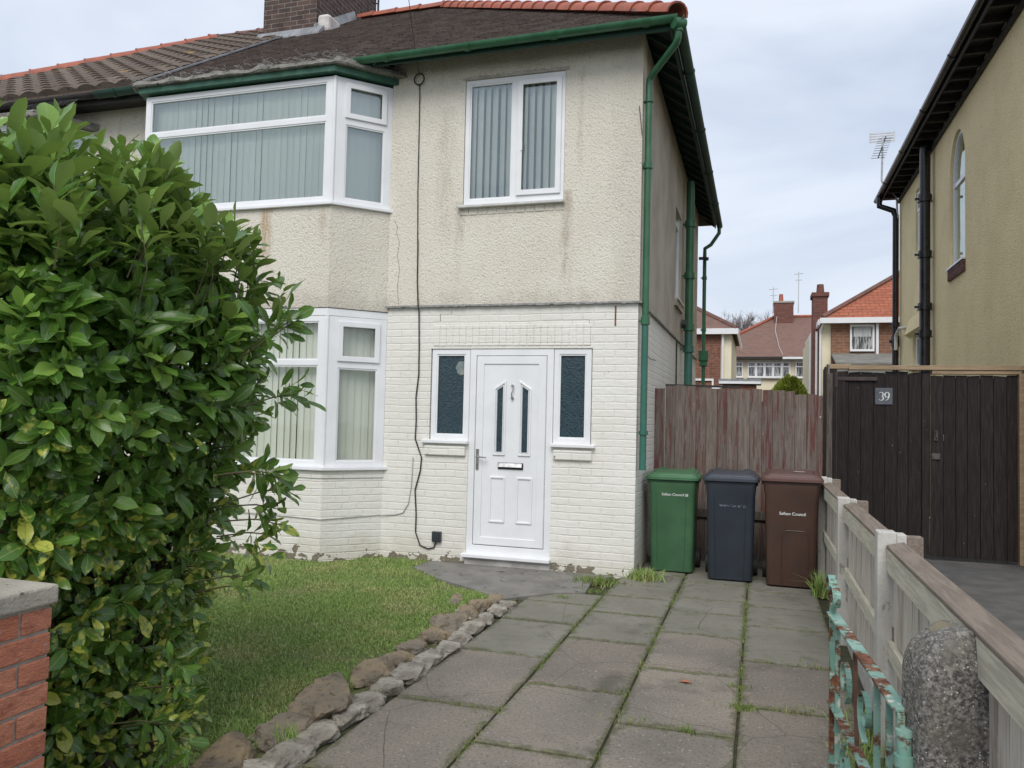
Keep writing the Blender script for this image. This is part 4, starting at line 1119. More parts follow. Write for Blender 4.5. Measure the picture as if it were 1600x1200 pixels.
# aerial bracket on the chimney
mb = MB(); mb.tube([(-5.36,4.3,8.3),(-5.25,4.3,8.3)], .015, 6); mb.tube([(-5.25,4.3,8.2),(-5.25,4.3,9.9)], .018, 6); mb.tube([(-5.36,4.3,8.75),(-5.25,4.3,8.7)], .012, 6)
tag(mb.build('aerial_mast', M['cable']), 'thin black aerial mast bracketed to the sooty brick chimney', 'aerial')

# ------------------------------------------------------------------ attached neighbour (left)
nb = thing('attached_house', 'attached house on the left with grooved concrete roof tiles, mostly behind the laurel', 'house', (XP,0,0))
XN = XP-5.93; NX = XN-OV
def panrows(parent):
    sl = math.hypot(1, TP); gauge = .30; n = int(RUN*sl/gauge)+1; vs_, fs_, rr = [], [], []
    un = Vector((0,-TP,1)).normalized(); dx = .05
    for j in range(n+1):
        d0 = j*gauge/sl; d1 = min(RUN, d0+gauge*1.1/sl)
        if d0 >= RUN-.02: break
        xl = NX+d0; m = int((XP-.03-xl)/dx); 
        base = len(vs_); 
        for i in range(m+1):
            x = XP-.03-i*dx
            wv = .052*(abs(math.sin(x*PI/.30)))**.7+.0
            r_ = ((int(math.floor(x/.30))*7919+j*104729) % 97)/97
            for dd, t in ((d0, -.002), (d0, .026), (d1, .006)):
                p = Vector((x, EY+dd, z_at(dd)))+un*(t+(wv if t > 0 else 0)); vs_.append(p); rr.append(r_)
        for i in range(m):
            a = base+i*3; fs_ += [(a, a+1, a+4, a+3), (a+1, a+2, a+5, a+4)]
    me = bpy.data.meshes.new('roof_tiles'); me.from_pydata([tuple(p) for p in vs_], [], fs_); roof_attr(me, rr)
    return link_mesh('roof_tiles', me, M['tiles_conc'], parent)
panrows(nb)
mb = MB(); NA = NX+RUN
P = {'fl': (XP, EY, z_at(0)), 'fr': (NX, EY, z_at(0)), 'br': (NX, D+OV, z_at(0)), 'bl': (XP, D+OV, z_at(0)), 'rl': (XP, HY, RZ), 'ra': (NA, HY, RZ)}
top = [P[q] for q in k0] if False else [P[q] for q in ['fl','fr','br','bl','rl','ra']]
mb.add(top+[(p[0], p[1], p[2]-.07) for p in top], fs_ if False else [(0,4,5,1),(1,5,2),(2,5,4,3),(6,7,11,10),(7,8,11),(8,9,10,11),(6,0,1,7),(7,1,2,8),(8,2,3,9)])
mb.build('roof', M['tiles_conc'], nb, fix=False)
ridge_tiles('hip_tiles', (NX-.05, EY-.05, z_at(0)), (NA, HY, RZ), M['tile_red'], nb, .42, .12)
ridge_tiles('ridge_tiles', (NA, HY, RZ), (-6.50, HY, RZ), M['ridge_dark'], nb, .42, .10)
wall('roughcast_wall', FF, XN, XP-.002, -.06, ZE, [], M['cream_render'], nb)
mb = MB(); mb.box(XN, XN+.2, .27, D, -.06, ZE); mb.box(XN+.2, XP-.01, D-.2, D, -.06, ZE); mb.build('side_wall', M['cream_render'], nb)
gutter(nb, (NX, EY-.062, GZ-.05), (XP-.15, EY-.062, GZ-.04), (0,-1,0), M['black_wood'])
gutter(nb, (XP-.60, EY-.066, GZ-.035), (XP-.01, EY-.066, GZ-.03), (0,-1,0), M['green_dark'], .070, joints=.4, start=.25)
mb = MB(); mb.box(XN, XP, EY+.0, -.003, ZE-.05, ZE-.03); mb.box(NX, XP-.01, EY+.005, EY+.028, ZE-.10, ZE+.06); mb.build('fascia_board', M['black_wood'], nb)
# neighbour bay
mb = MB(); nb0, nb1 = -9.6, -6.95
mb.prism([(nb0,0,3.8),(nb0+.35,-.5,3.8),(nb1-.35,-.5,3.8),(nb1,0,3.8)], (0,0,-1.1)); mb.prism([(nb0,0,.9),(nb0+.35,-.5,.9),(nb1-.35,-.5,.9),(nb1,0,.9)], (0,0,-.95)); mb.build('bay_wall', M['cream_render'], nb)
Fn = frame((nb0+.35,-.5,0), (1,0,0), (0,-1,0)); Fnr, Lnr = facef(Vector((nb1-.35,-.5,0)), Vector((nb1,0,0)))
for z0, z1, tr in ((3.82,5.05,4.65),(.93,2.68,2.1)):
    upvc(nb, Fn, 0, nb1-nb0-.7, z0, z1, [(.07, nb1-nb0-.77, z0+.06, tr-.03), (.07, nb1-nb0-.77, tr+.03, z1-.06)], 'glass', d=0, depth=.07, bd=-.12, name='bay_window', seed=z0)
    upvc(nb, Fnr, 0, Lnr, z0, z1, [(.07, Lnr-.07, z0+.06, tr-.03), (.07, Lnr-.07, tr+.04, z1-.06)], 'glass', d=0, depth=.07, bd=-.12, name='bay_window', seed=z0+1)
mb = MB(); mb.prism([(nb0-.1,.05,5.06),(nb0+.3,-.62,5.06),(nb1-.3,-.62,5.06),(nb1+.12,.05,5.06)], (0,0,.09)); mb.build('bay_roof', M['felt'], nb, bevel=.02)
mb = MB()
for i in range(22):
    x = -7.6+i*.04
    mb.tube([(x, -.60+ .02*math.sin(i), 5.16), (x+.05,-.50,5.26+.01*math.sin(i*3)), (x+.1,-.34,5.33)], .003, 4)
    mb.tube([(x+.1, -.60, 5.16), (x+.05,-.50,5.26+.01*math.sin(i*3)), (x,-.34,5.33)], .003, 4)
mb.build('bird_netting', M['cable'], nb)

# cables hanging on the wall ------------------------------------------
def wire(name, label, pts_, r, mat, group=None):
    mb = MB(); mb.tube(pts_, r, 6); return tag(mb.build(name, mat), label, 'cable', group)
lp = [(-2.44+.058*math.cos(t), -.045, 5.245+.062*math.sin(t)) for t in [PI*2.2*i/22-PI/2 for i in range(23)]]
mb = MB(); mb.tube(lp, .008, 6)
mb.tube([(-2.44,-.035,5.18),(-2.435,-.03,5.10),(-2.43,-.03,4.6),(-2.425,-.03,4.0),(-2.41,-.03,3.45)], .006, 6)
mb.tube([(-2.41,-.03,3.47),(-2.405,-.034,3.43),(-2.40,-.03,3.0),(-2.375,-.05,2.745),(-2.375,-.02,2.68),(-2.365,-.012,2.3),(-2.36,-.012,2.0),(-2.385,-.012,1.75),(-2.375,-.012,1.5),(-2.38,-.012,1.30),(-2.30,-.012,1.10),(-2.31,-.012,.96),(-2.365,-.012,.75),(-2.345,-.012,.5),(-2.345,-.012,.30),(-2.29,-.012,.165),(-2.20,-.012,.135),(-2.13,-.012,.15),(-2.10,-.02,.22)], .0075, 6)
tag(mb.build('phone_cable', M['cable']), 'black phone cable running down the wall from a loop to the dark socket', 'cable')
wire('overhead_wire', 'thin black overhead wire rising from the cable loop past the roof', [(-2.44,-.05,5.30),(-2.38,-.40,5.66),(-2.17,-1.2,6.30),(-1.2,-4.6,8.75),(2.4,-18,14)], .0035, M['cable'])
wire('grey_cable', 'thin grey cable sagging across the painted brick below the bay window', [(-4.9,BY-.010,.47),(-4.2,BY-.010,.455),(-3.6,BY-.010,.445),(-3.24,BY-.012,.435),(-3.22,BY-.002,.435),(-2.98,-.235,.45),(-2.775,-.024,.46),(-2.60,-.010,.47),(-2.50,-.010,.50),(-2.44,-.010,.60),(-2.41,-.010,.80),(-2.40,-.010,1.1)], .005, M['cable_grey'])
mb = MB(); mb.box(-2.145,-2.045,-.045,.0,.215,.325); tag(mb.build('wall_socket', M['meter'], bevel=.006), 'dark grey square socket box on the white brick left of the door', 'socket box')
wire('bracket_wire', 'rusty iron bracket with loose wires at the top right corner of the front wall', [(-.02,-.03,4.72),(-.01,-.06,4.66),(.0,-.03,4.55),(.012,-.028,4.42)], .004, M['cable'])
mb = MB(); mb.box(.03,.14,7.50,7.60,4.66,4.70); mb.tube([(.13,7.55,4.68),(.20,7.52,4.66)], .035, 10)
tag(mb.build('security_camera', M['meter']), 'small black security camera on the back corner beside the thin green pipe', 'camera')
for y0, y1, z, lb in ((.06,1.3,2.25,'thin black wire clipped along the side wall by the downpipe'),):
    wire('wall_wire', lb, [(.02,y0+.3,z),(.02,y0+.8,z-.02),(.02,y1,z)], .004, M['cable'])

# ------------------------------------------------------------------ bins
def text_mesh(txt, size, ext=.0006):
    cu = bpy.data.curves.new('t', 'FONT'); cu.body = txt; cu.size = size; cu.extrude = ext; cu.align_x = 'CENTER'; cu.align_y = 'CENTER'; cu.offset = size*.012
    ob = bpy.data.objects.new('t', cu); COL.objects.link(ob)
    dg = bpy.context.evaluated_depsgraph_get(); dg.update()
    me = bpy.data.meshes.new_from_object(ob.evaluated_get(dg)); bpy.data.objects.remove(ob); return me
def wheelie_bin(label, loc, W, Dp, H, rz, mb_, ml, style, text, tmat, tz, tx, tsize):
    t = thing('wheelie_bin', label, 'wheelie bin', loc, 'council wheelie bins in front of the red fence')
    B = Vector(loc)
    R = Matrix.Translation(B) @ Matrix.Rotation(rz, 4, 'Z')
    bw, bd = W*.80, Dp*.78     # bottom
    hb = H*.885
    fy = lambda z: -(Dp*.5)+ (1-z/hb)*(.035)         # front face y at height z
    secs = []
    for q, (z, kx) in enumerate([(.015,.0),(.03,.0),(.3,.0),(.6,.0),(hb-.12,.0),(hb-.05,.4),(hb,.45)]):
        f = z/hb; w = bw+(W*.88-bw)*f; front = fy(z)-.006*(kx > 0); back = -Dp*.5+.035+bd+(Dp*.90-bd-.035)*f
        w += .03*kx
        secs.append(rrect(w, back-front, .045 if z > .02 else .05, z, 0, (front+back)/2, 5))
    mb = MB(); mb.M = R; mb.loft(secs); body = mb.build('body', mb_, t, smooth=True)
    # rim
    mb = MB(); mb.M = R; w = W*.97; mb.loft([rrect(w-.03, Dp*.93, .045, hb-.012), rrect(w, Dp*.97, .05, hb-.006), rrect(w, Dp*.97, .05, hb+.022), rrect(w-.02, Dp*.95, .05, hb+.026)])
    mb.build('rim', mb_, body, smooth=True)
    # lid with stepped edge
    mb = MB(); mb.M = R
    def lidsec(w, d, z, r=.05, fr=0, sl=0):
        P = rrect(w, d, r, z, 0, -.01+fr, 5)
        for p in P: p.z += sl*(p.y/(Dp*.5))
        return P
    zt = hb+.028
    mb.loft([lidsec(W*1.0, Dp*1.03, zt, .055), lidsec(W*1.03, Dp*1.06, zt+.004, .06), lidsec(W*1.03, Dp*1.06, zt+.028, .06), lidsec(W*1.0, Dp*1.03, zt+.034, .06),
             lidsec(W*.985, Dp*1.01, zt+.046, .05), lidsec(W*.965, Dp*.99, zt+.050, .05), lidsec(W*.89, Dp*.90, zt+.054, .05, 0, .003), lidsec(W*.87, Dp*.88, zt+.072, .05, 0, .010), lidsec(W*.84, Dp*.85, zt+.078, .05, 0, .012), lidsec(W*.55, Dp*.62, zt+.086, .05, 0, .012)])
    lid = mb.build('lid', ml, t, smooth=True)
    mb = MB(); mb.M = R
    for s in (-1, 1):
        mb = MB(); mb.M = R; mb.tube([(s*W*.36, -Dp*.40, zt+.062), (s*W*.38, -Dp*.30, zt+.076), (s*W*.38, Dp*.1, zt+.088)], .010, 8); mb.build('lid_rib', ml, lid, smooth=True)
    mb = MB(); mb.M = R; yb = Dp*.5
    mb.tube([(-W*.42, yb-.03, hb-.02), (-W*.42, yb+.07, hb+.015), (W*.42, yb+.07, hb+.015), (W*.42, yb-.03, hb-.02)], .014, 8)
    for s in (-1, 1): mb.box(s*W*.28-.035, s*W*.28+.035, yb-.02, yb+.085, hb+.03, hb+.125)
    mb.build('handle', ml, t, smooth=False, bevel=.006)
    for s in (-1, 1):
        mb = MB(); mb.M = R; mb.tube([(s*(W*.40), yb-.10, .10), (s*(W*.40+.045), yb-.10, .10)], .10, 20)
        wh = mb.build('wheel', M['rubber'], t, smooth=True)
    # front panel lines
    mb = MB(); mb.M = R
    if style == 'arch':
        aw = W*.215; z1 = H*.50; cx = W*.06
        pth = [(cx-aw, fy(.03)-.001, .03)]+[(cx-aw, fy(z)-.001, z) for z in (.2,.35,z1-.07)]
        for i in range(1, 7): a = PI/2*i/6; pth.append((cx-aw+.06*(1-math.cos(a)), fy(z1)-.001, z1-.07+.06*math.sin(a)))
        for i in range(0, 7): a = PI/2*i/6; pth.append((cx+aw-.06*(1-math.sin(a)), fy(z1)-.001, z1-.07+.06*math.cos(a)))
        pth += [(cx+aw, fy(z)-.001, z) for z in (.35,.2,.03)]
        mb.tube(pth, .0045, 6)
        mb.build('front_panel_rib', mb_, body, smooth=True)
    else:
        xs = (-.30, .27) if style == 'two' else (-.33, -.29, .30)
        for xx in (-.30, .27):
            mb.tube([(xx*W*.88, fy(.03)+.001, .03), (xx*W, fy(hb-.1)+.001, hb-.10)], .0055, 6)
        mb.tube([(-.30*W*.88,fy(.12)+.001,.03),(.27*W*.88,fy(.12)+.001,.03)], .001, 6)
        mb.build('front_panel_rib', mb_, body, smooth=True)
    # text
    me = text_mesh(text, tsize)
    tilt = -math.atan2(.035, hb)
    T = R @ Matrix.Translation((tx, fy(tz)-.0022, tz)) @ Matrix.Rotation(math.radians(90)+tilt, 4, 'X')
    me.transform(T)
    link_mesh('lettering', me, tmat, body)
    if style == 'two' and 'H' not in text:
        # little square crest after the words
        mb = MB(); mb.M = T; x0 = tsize*3.65; a = tsize*.36
        mb.ring([(x0-a,-a,0),(x0+a,-a,0),(x0+a,a,0),(x0-a,a,0)], [(x0-a*.62,-a*.68,0),(x0+a*.62,-a*.68,0),(x0+a*.62,a*.68,0),(x0-a*.62,a*.68,0)], (0,0,.001))
        mb.box(x0-a*.15, x0+a*.15, -a*.6, a*.6, 0, .001); mb.box(x0-a*.6, x0-a*.2, -a*.15, a*.15, 0, .001); mb.box(x0+a*.2, x0+a*.6, -a*.15, a*.15, 0, .001)
        mb.build('crest', tmat, body)
    if style == 'arch':
        mb = MB(); mb.M = R; mb.box(.02, .12, -.12, -.075, zt+.0905, zt+.0915); mb.build('sticker', M['print_white'], lid)
    return t, R, zt
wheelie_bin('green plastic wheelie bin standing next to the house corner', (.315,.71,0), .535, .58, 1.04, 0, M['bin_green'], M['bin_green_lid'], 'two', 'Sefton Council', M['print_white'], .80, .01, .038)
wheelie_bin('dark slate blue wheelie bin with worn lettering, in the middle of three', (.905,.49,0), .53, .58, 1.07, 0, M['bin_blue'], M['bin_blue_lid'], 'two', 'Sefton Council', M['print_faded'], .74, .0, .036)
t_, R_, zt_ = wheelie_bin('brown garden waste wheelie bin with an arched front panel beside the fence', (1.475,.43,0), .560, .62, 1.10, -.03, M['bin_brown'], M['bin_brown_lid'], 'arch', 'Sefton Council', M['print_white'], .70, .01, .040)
# ------------------------------------------------------------------ red fence behind the bins
def board_fence(parent, F, u0, u1, v0, top_fn, wd, mat, name='boards', th=.018, gap=.004, seed=1, dogear=False):
    rs = random.Random(seed); vs_, fs_, rr = [], [], []; u = u0
    while u < u1-.01:
        w = min(wd*rs.uniform(.9, 1.1), u1-u); a, b = u+gap/2, u+w-gap/2; d = rs.uniform(-.004,.004); vt = top_fn((a+b)/2)+rs.uniform(-.012,.012); tl = rs.uniform(-.006,.006)
        P = [(a,d,v0),(b,d,v0),(b,d+th,v0),(a,d+th,v0),(a,d,vt-tl),(b,d,vt+tl),(b,d+th,vt+tl),(a,d+th,vt-tl)]
        k_ = len(vs_); vs_ += [F @ Vector(p) for p in P]
        fs_ += [tuple(q+k_ for q in f) for f in [(0,1,2,3),(4,7,6,5),(0,4,5,1),(1,5,6,2),(2,6,7,3),(3,7,4,0)]]
        rr += [rs.random()]*8; u += w
    me = bpy.data.meshes.new(name); me.from_pydata([tuple(p) for p in vs_], [], fs_); roof_attr(me, rr)
    return link_mesh(name, me, mat, parent)
rfence = thing('wooden_fence', 'tall wooden board fence with peeling red paint behind the three bins', 'fence', (.9,1.5,0))
FR = frame((0,1.45,0), (1,0,0), (0,-1,0))
board_fence(rfence, FR, -.04, .115, .0, lambda u: 1.945, .13, M['red_fence'], 'gate_board', seed=2)
FR2 = frame((0,1.43,0), (1,0,0), (0,-1,0))
board_fence(rfence, FR2, .125, 1.83, .02, lambda u: 1.965-.035*u-(.025 if u > 1.55 else 0)+.01*math.sin(u*7), .118, M['red_fence'], 'boards', seed=3)
mb = MB(); mb.box(.13,1.82,1.436,1.49,1.55,1.64); mb.box(.13,1.82,1.436,1.49,.35,.44); mb.box(.13,1.82,1.4335,1.4355,.02,1.80); mb.build('rail', M['old_post'], rfence)  # two rails, plus an added thin sheet blocking light through the board gaps
mb = MB(); mb.box(.12,1.84,1.385,1.405,.48,.57); mb.build('kick_rail', M['old_post'], rfence)
mb = MB(); mb.bar((.1,1.60,1.98),(.95,1.62,1.965),.03,.025); mb.build('capping_strip', M['black_wood'], rfence)
post = thing('fence_post', 'tall flaking black and white timber post joining the red fence and dark gates', 'post', (1.9,1.6,0))
mb = MB(); mb.box(1.86,1.93,1.42,2.47,0.02,2.28) if False else mb.box(1.865,1.925,1.40,1.50,-.02,2.12); mb.build('post', M['old_post'], post, bevel=.006)
# side boards from the red fence back to the gate frame
sf = thing('side_boards', 'narrow strip of dark flaking boards between the red fence and the dark gates', 'fence', (1.93,2.0,0))
board_fence(sf, frame((1.925,1.52,0), (0,1,0), (-1,0,0)), 0, .98, .0, lambda u: 2.12+.12*(u > .3), .14, M['old_post'], 'boards', seed=9)

# ------------------------------------------------------------------ gates 39
GY = 2.57
g39 = thing('double_gates', 'dark brown double timber gates in a raw timber frame across the next drive', 'gate', (3.0,GY,0))
FG = frame((0,GY,0), (1,0,0), (0,-1,0))
lfA = board_fence(g39, FG, 2.07, 3.085, .06, lambda u: 2.205, .128, M['black_gate'], 'gate_leaf', gap=.006, seed=5)
lfB = board_fence(g39, FG, 3.10, 4.005, .04, lambda u: 2.165, .128, M['black_gate'], 'gate_leaf', gap=.006, seed=6)
mb = MB(); mb.M = FG; mb.box(2.07,2.16,.0185,.04,.06,2.21); mb.box(3.01,3.085,.0185,.03,.06,2.2); mb.box(2.08,3.08,-.012,-.009,.07,2.18); mb.build('stile_and_backing', M['black_gate'], lfA)  # stiles, plus an added backing sheet so no light leaks between the boards
mb = MB(); mb.M = FG; mb.box(3.10,3.16,.0185,.03,.04,2.16); mb.box(3.105,4.0,-.012,-.009,.05,2.14); mb.build('stile_and_backing', M['black_gate'], lfB)  # stile, plus the same added light-blocking sheet behind this leaf
mb = MB(); mb.M = FG; mb.box(1.96,2.065,-.05,.05,0,2.24); mb.build('gate_post', M['black_gate'], g39, bevel=.005)
mb = MB(); mb.M = FG; mb.box(4.01,4.07,-.05,.06,0,2.19); mb.build('gate_post', M['new_timber'], g39, bevel=.004)
mb = MB(); mb.M = FG; mb.box(2.20,4.07,-.05,.07,2.232,2.285); mb.box(3.11,4.008,-.05,.055,2.185,2.230); mb.box(1.95,2.22,-.05,.06,2.243,2.30); mb.build('lintel', M['new_timber'], g39, bevel=.004)
mb = MB(); mb.M = FG; mb.box(2.06,2.52,.0405,.048,2.10,2.145); mb.box(2.045,2.075,.041,.056,2.02,2.20); mb.build('hinge', generic('dark_rust_hinge', (.035,.022,.02), (.06,.04,.035), 9, .6), lfA, bevel=.003)
mb = MB(); mb.M = FG; mb.box(3.135,3.175,.031,.05,1.40,1.52); mb.tube([(3.155,.05,1.42),(3.155,.07,1.44),(3.155,.07,1.49),(3.155,.05,1.51)], .007, 6); mb.build('latch', M['worn_metal'], lfB)
mb = MB(); mb.M = FG; mb.box(3.11,3.20,.031,.045,1.18,1.25); mb.build('bolt', M['worn_metal'], lfB)
mb = MB(); mb.M = FG; mb.tube([(3.235,.02,1.38),(3.235,.04,1.40),(3.235,.04,1.45),(3.235,.02,1.47)], .006, 6); mb.build('gate_handle', M['worn_metal'], lfB)
# number plate
sign = thing('number_plate', 'square slate house number plate reading 39 on the left dark gate', 'sign', (2.594,GY-.03,1.915))
mb = MB(); mb.M = FG; mb.box(2.497,2.690,.0195,.030,1.815,2.015); mb.build('plate', M['slate'], sign, bevel=.003)
def stroke(mb, pts_, ws, cx, cz, s, y):
    L, Rr = [], []
    for i, p in enumerate(pts_):
        a = pts_[max(0, i-1)]; b = pts_[min(len(pts_)-1, i+1)]
        t = Vector((b[0]-a[0], b[1]-a[1])); t.normalize(); n_ = Vector((-t.y, t.x))*ws[i]/2
        L.append((cx+(p[0]+n_.x)*s, y, cz+(p[1]+n_.y)*s)); Rr.append((cx+(p[0]-n_.x)*s, y, cz+(p[1]-n_.y)*s))
    for i in range(len(pts_)-1): mb.prism([L[i], L[i+1], Rr[i+1], Rr[i]], (0,.0012,0))
def arc(cx, cz, rx, rz, a0, a1, n=14): return [(cx+rx*math.cos(math.radians(a0+(a1-a0)*i/n)), cz+rz*math.sin(math.radians(a0+(a1-a0)*i/n))) for i in range(n+1)]
mb = MB(); mb.M = FG; s = .105; y_ = .0305
A = arc(0,.24,.21,.22,150,-70); B_ = arc(-.01,-.22,.25,.25,75,-150)
wf_ = lambda pts_, lo, hi: [lo+(hi-lo)*max(0, (p[0]))/.25 for p in pts_]
stroke(mb, A, wf_(A,.05,.13), 2.563, 1.915, s, y_); stroke(mb, B_, wf_(B_,.05,.14), 2.563, 1.915, s, y_)
A = arc(0,.17,.22,.28,0,360,24); stroke(mb, A, [.05+.09*abs(math.cos(2*PI*i/24)) for i in range(25)], 2.628, 1.915, s, y_+.0002)
B_ = [(.22,.17),(.21,-.05),(.12,-.28),(-.02,-.42),(-.17,-.47)]; stroke(mb, B_, [.12,.12,.09,.06,.04], 2.628, 1.915, s, y_)
mb.build('digits', M['print_white'], sign)

# ------------------------------------------------------------------ pale panel fence on the right
wf = thing('panel_fence', 'low faded white panel fence with brown capping between the two drives', 'fence', (1.8,-3,0))
FX = 1.80; HT = 1.0
Fw = frame((FX,0,0), (0,1,0), (-1,0,0))
segs = [(-7.9,-6.04),(-5.92,-3.72),(-3.60,-1.70),(-1.60,.35)]
for i, (a, b) in enumerate(segs):
    dz = 0 if i < 2 else (-.01 if i == 2 else .0)
    pn = board_fence(wf, Fw, a, b, .12, lambda u: HT-.05, .115, M['white_fence'], 'panel', th=.014, gap=.006, seed=40+i)
    mb = MB(); mb.M = Fw; mb.box(a, b, .015, .045, HT-.145, HT-.035); mb.box(a, b, .015, .040, .45, .535); mb.build('rail', M['rail_cream'], pn, bevel=.003)
    mb = MB(); mb.M = Fw; mb.hexa([(a,-.030,HT-.033),(b,-.030,HT-.033),(b,.048,HT-.033),(a,.048,HT-.033),(a,-.030,HT+.004),(b,-.030,HT+.004),(b,.048,HT-.016),(a,.048,HT-.016)]); mb.build('capping', M['cap_brown'], pn, bevel=.004)
    mb = MB(); mb.M = Fw; mb.box(a, b, -.02, .02, -.05, .115); mb.build('gravel_board', M['post_conc'], pn)
for y, h in ((-5.98,1.03),(-3.66,1.045),(-1.65,1.03),(.40,1.05)):
    mb = MB(); mb.box(FX-.085, FX-.0, y-.05, y+.05, -.05, h); mb.box(FX+.0, FX+.045, y-.045, y+.05, -.05, h-.01)
    p = mb.build('concrete_post', M['post_conc'], wf, bevel=.006)
    mb = MB(); mb.box(FX+.047, FX+.12, y-.03, y+.04, .0, h-.02); mb.build('brown_batten', M['cap_brown'], p, bevel=.004)
    mb = MB(); mb.box(FX-.02, FX+.03, y-.085, y-.052, .50, .60); mb.build('rust_bracket', M['cap_brown'], p)
board_fence(wf, Fw, .46, 1.40, .0, lambda u: 1.0-.0*u, .14, M['old_post'], 'end_boards', seed=50)

# ------------------------------------------------------------------ turquoise gate folded back
gt = thing('iron_gate', 'rusty turquoise wrought iron gate folded open against the pale fence', 'gate', (1.56,-5.28,0))
A_ = Vector((1.575,-5.30,0)); Bq = Vector((1.475,-4.20,0)); d = (Bq-A_).normalized(); L = (Bq-A_).length
def at(s, z, o=0): p = A_+d*s+Vector((d.y,-d.x,0))*o; return (p.x, p.y, z)
mb = MB()
mb.bar(at(0,.715), at(L,.745), .046, .010); mb.bar(at(0,.10), at(L,.12), .034, .012); mb.bar(at(.0,.34), at(L,.37), .038, .010)
mb.bar(at(.012,.02), at(.012,.709), .036, .022, (1,0,0)); mb.bar(at(L,.03), at(L,.80), .040, .022, (1,0,0))
fr = mb.build('gate_frame', M['rusty'], gt, bevel=.002)
for s_ in (.14,.30,.98):
    mb = MB(); mb.bar(at(s_,.11), at(s_,.72), .020, .020, (1,0,0)); mb.build('bar', M['rusty'], gt)
mb = MB(); mb.bar(at(.62,.10,.01), at(.70,.72,.01), .03, .014, (1,0,0)); mb.build('bent_bar', generic('bare_rust', (.10,.05,.035), (.16,.085,.06), 14, .9, bump=.4), gt)
def scroll(c_s, c_z, r0, turns, a0, w, sign=1, n=26):
    P = []
    for i in range(n+1):
        t = i/n; a = math.radians(a0)+sign*turns*2*PI*t; r = r0*(1-.72*t); P.append(Vector(at(c_s+r*math.cos(a), c_z+r*math.sin(a))))
    mb = MB(); side = Vector((d.y,-d.x,0))*w/2
    for i in range(n):
        a, b = P[i], P[i+1]; t = (b-a).normalized(); nn = t.cross(side).normalized()*.003
        mb.hexa([a-side-nn, a+side-nn, b+side-nn, b-side-nn, a-side+nn, a+side+nn, b+side+nn, b-side+nn])
    return mb.build('scroll', M['rusty'], gt)
scroll(L-.06, .815, .06, 1.15, -10, .032); scroll(L+.03, .86, .045, 1.1, 180, .032, -1)
scroll(.47,.22,.09,1.2,90,.02); scroll(.80,.22,.085,1.2,90,.02,-1); scroll(.47,.54,.10,1.2,-90,.02); scroll(.82,.55,.09,1.3,-90,.02,-1); scroll(.07,.22,.07,1.1,0,.025)
mb = MB(); mb.tube([at(-.03,.40,.0), at(-.03,.668,0)], .020, 14); mb.tube([at(-.03,.655,.0), at(-.03,.672,0)], .024, 14); mb.tube([at(-.03,.57,.0), at(-.03,.60,0)], .027, 14); mb.build('hinge', M['rusty'], gt, smooth=True)
# gate post
gp = thing('gate_post', 'thick round topped speckled stone gate post in the right foreground', 'gate post', (1.695,-5.31,0))
secs = []
W_, D_ = .262, .20
zs = [-.05,.2,.4,.6,.72,.80,.84,.87,.895,.915,.932,.946,.957,.965,.971,.974]
mb = MB()
for z in zs:
    k = 0 if z < .80 else (z-.80)/.175
    ww = W_*max(.02, 1-k**2.3*.995)**.5 if k > 0 else W_
    dd = D_*(1-.28*k**3)
    ring = rrect(ww, dd, min(.055, ww*.45, dd*.45), z, 0, 0, 6)
    ring = [Vector((p.x+mnoise.noise(p*9)*.004+.004*math.sin(z*4), p.y+mnoise.noise(p*9+Vector((3,3,3)))*.004, p.z)) for p in ring]
    secs.append(ring)
mb.M = Matrix.Translation((1.720,-5.29,0)) @ Matrix.Rotation(.22, 4, 'Z')
mb.loft(secs); o = mb.build('stone', M['granite'], gp, smooth=True)
o.modifiers.remove(o.modifiers['es'])

# ------------------------------------------------------------------ front garden wall, left
gw = thing('garden_wall', 'red brick garden wall end with concrete coping in the left foreground', 'wall', (-.94,-6.05,0))
vs_, fs_, rr = [], [], []
XE = -.935; Y0, Y1 = -6.165, -5.945
def bk(x0, x1, y0, y1, z0, z1):
    k_ = len(vs_); j = lambda: random.uniform(-.0018,.0018); c = .004
    P = [(x0,y0,z0),(x1,y0,z0),(x1,y1,z0),(x0,y1,z0),(x0,y0,z1),(x1,y0,z1),(x1,y1,z1),(x0,y1,z1)]
    vs_.extend([(p[0]+j(), p[1]+j(), p[2]+j()) for p in P]); fs_.extend([tuple(q+k_ for q in f) for f in [(0,3,2,1),(4,5,6,7),(0,1,5,4),(1,2,6,5),(2,3,7,6),(3,0,4,7)]]); rr.extend([random.random()]*8)
z = .0; row = 0; zc = .935
nrow = 12; hrow = .0765
for r in range(nrow+1):
    z1 = zc-r*hrow-.008; z0 = z1-(hrow-.010)
    if r % 2 == 0:   # two bricks seen end on, then stretchers along the wall
        ym = (Y0+Y1)/2
        bk(XE-.215, XE, Y0, ym-.005, z0, z1); bk(XE-.215, XE, ym+.005, Y1, z0, z1); x = XE-.225
    else:
        bk(XE-.1025, XE, Y0, Y1, z0, z1); x = XE-.1125
    while x > -3.6:
        bk(x-.215, x, Y0, Y0+.1025, z0, z1); bk(x-.215, x, Y1-.1025, Y1, z0, z1); x -= .225
me = bpy.data.meshes.new('bricks'); me.from_pydata(vs_, [], fs_); roof_attr(me, rr)
o = link_mesh('bricks', me, M['redbrick'], gw); md = o.modifiers.new('bv', 'BEVEL'); md.width = .004; md.segments = 2
mb = MB(); mb.box(-3.62, XE-.006, Y0+.006, Y1-.006, -.1, zc); mb.build('mortar', M['mortar_pale'], gw)
mb = MB(); mb.box(-3.7, XE+.010, Y0-.03, Y1+.015, zc+.002, zc+.062); mb.build('coping', M['coping'], gw, bevel=.008)

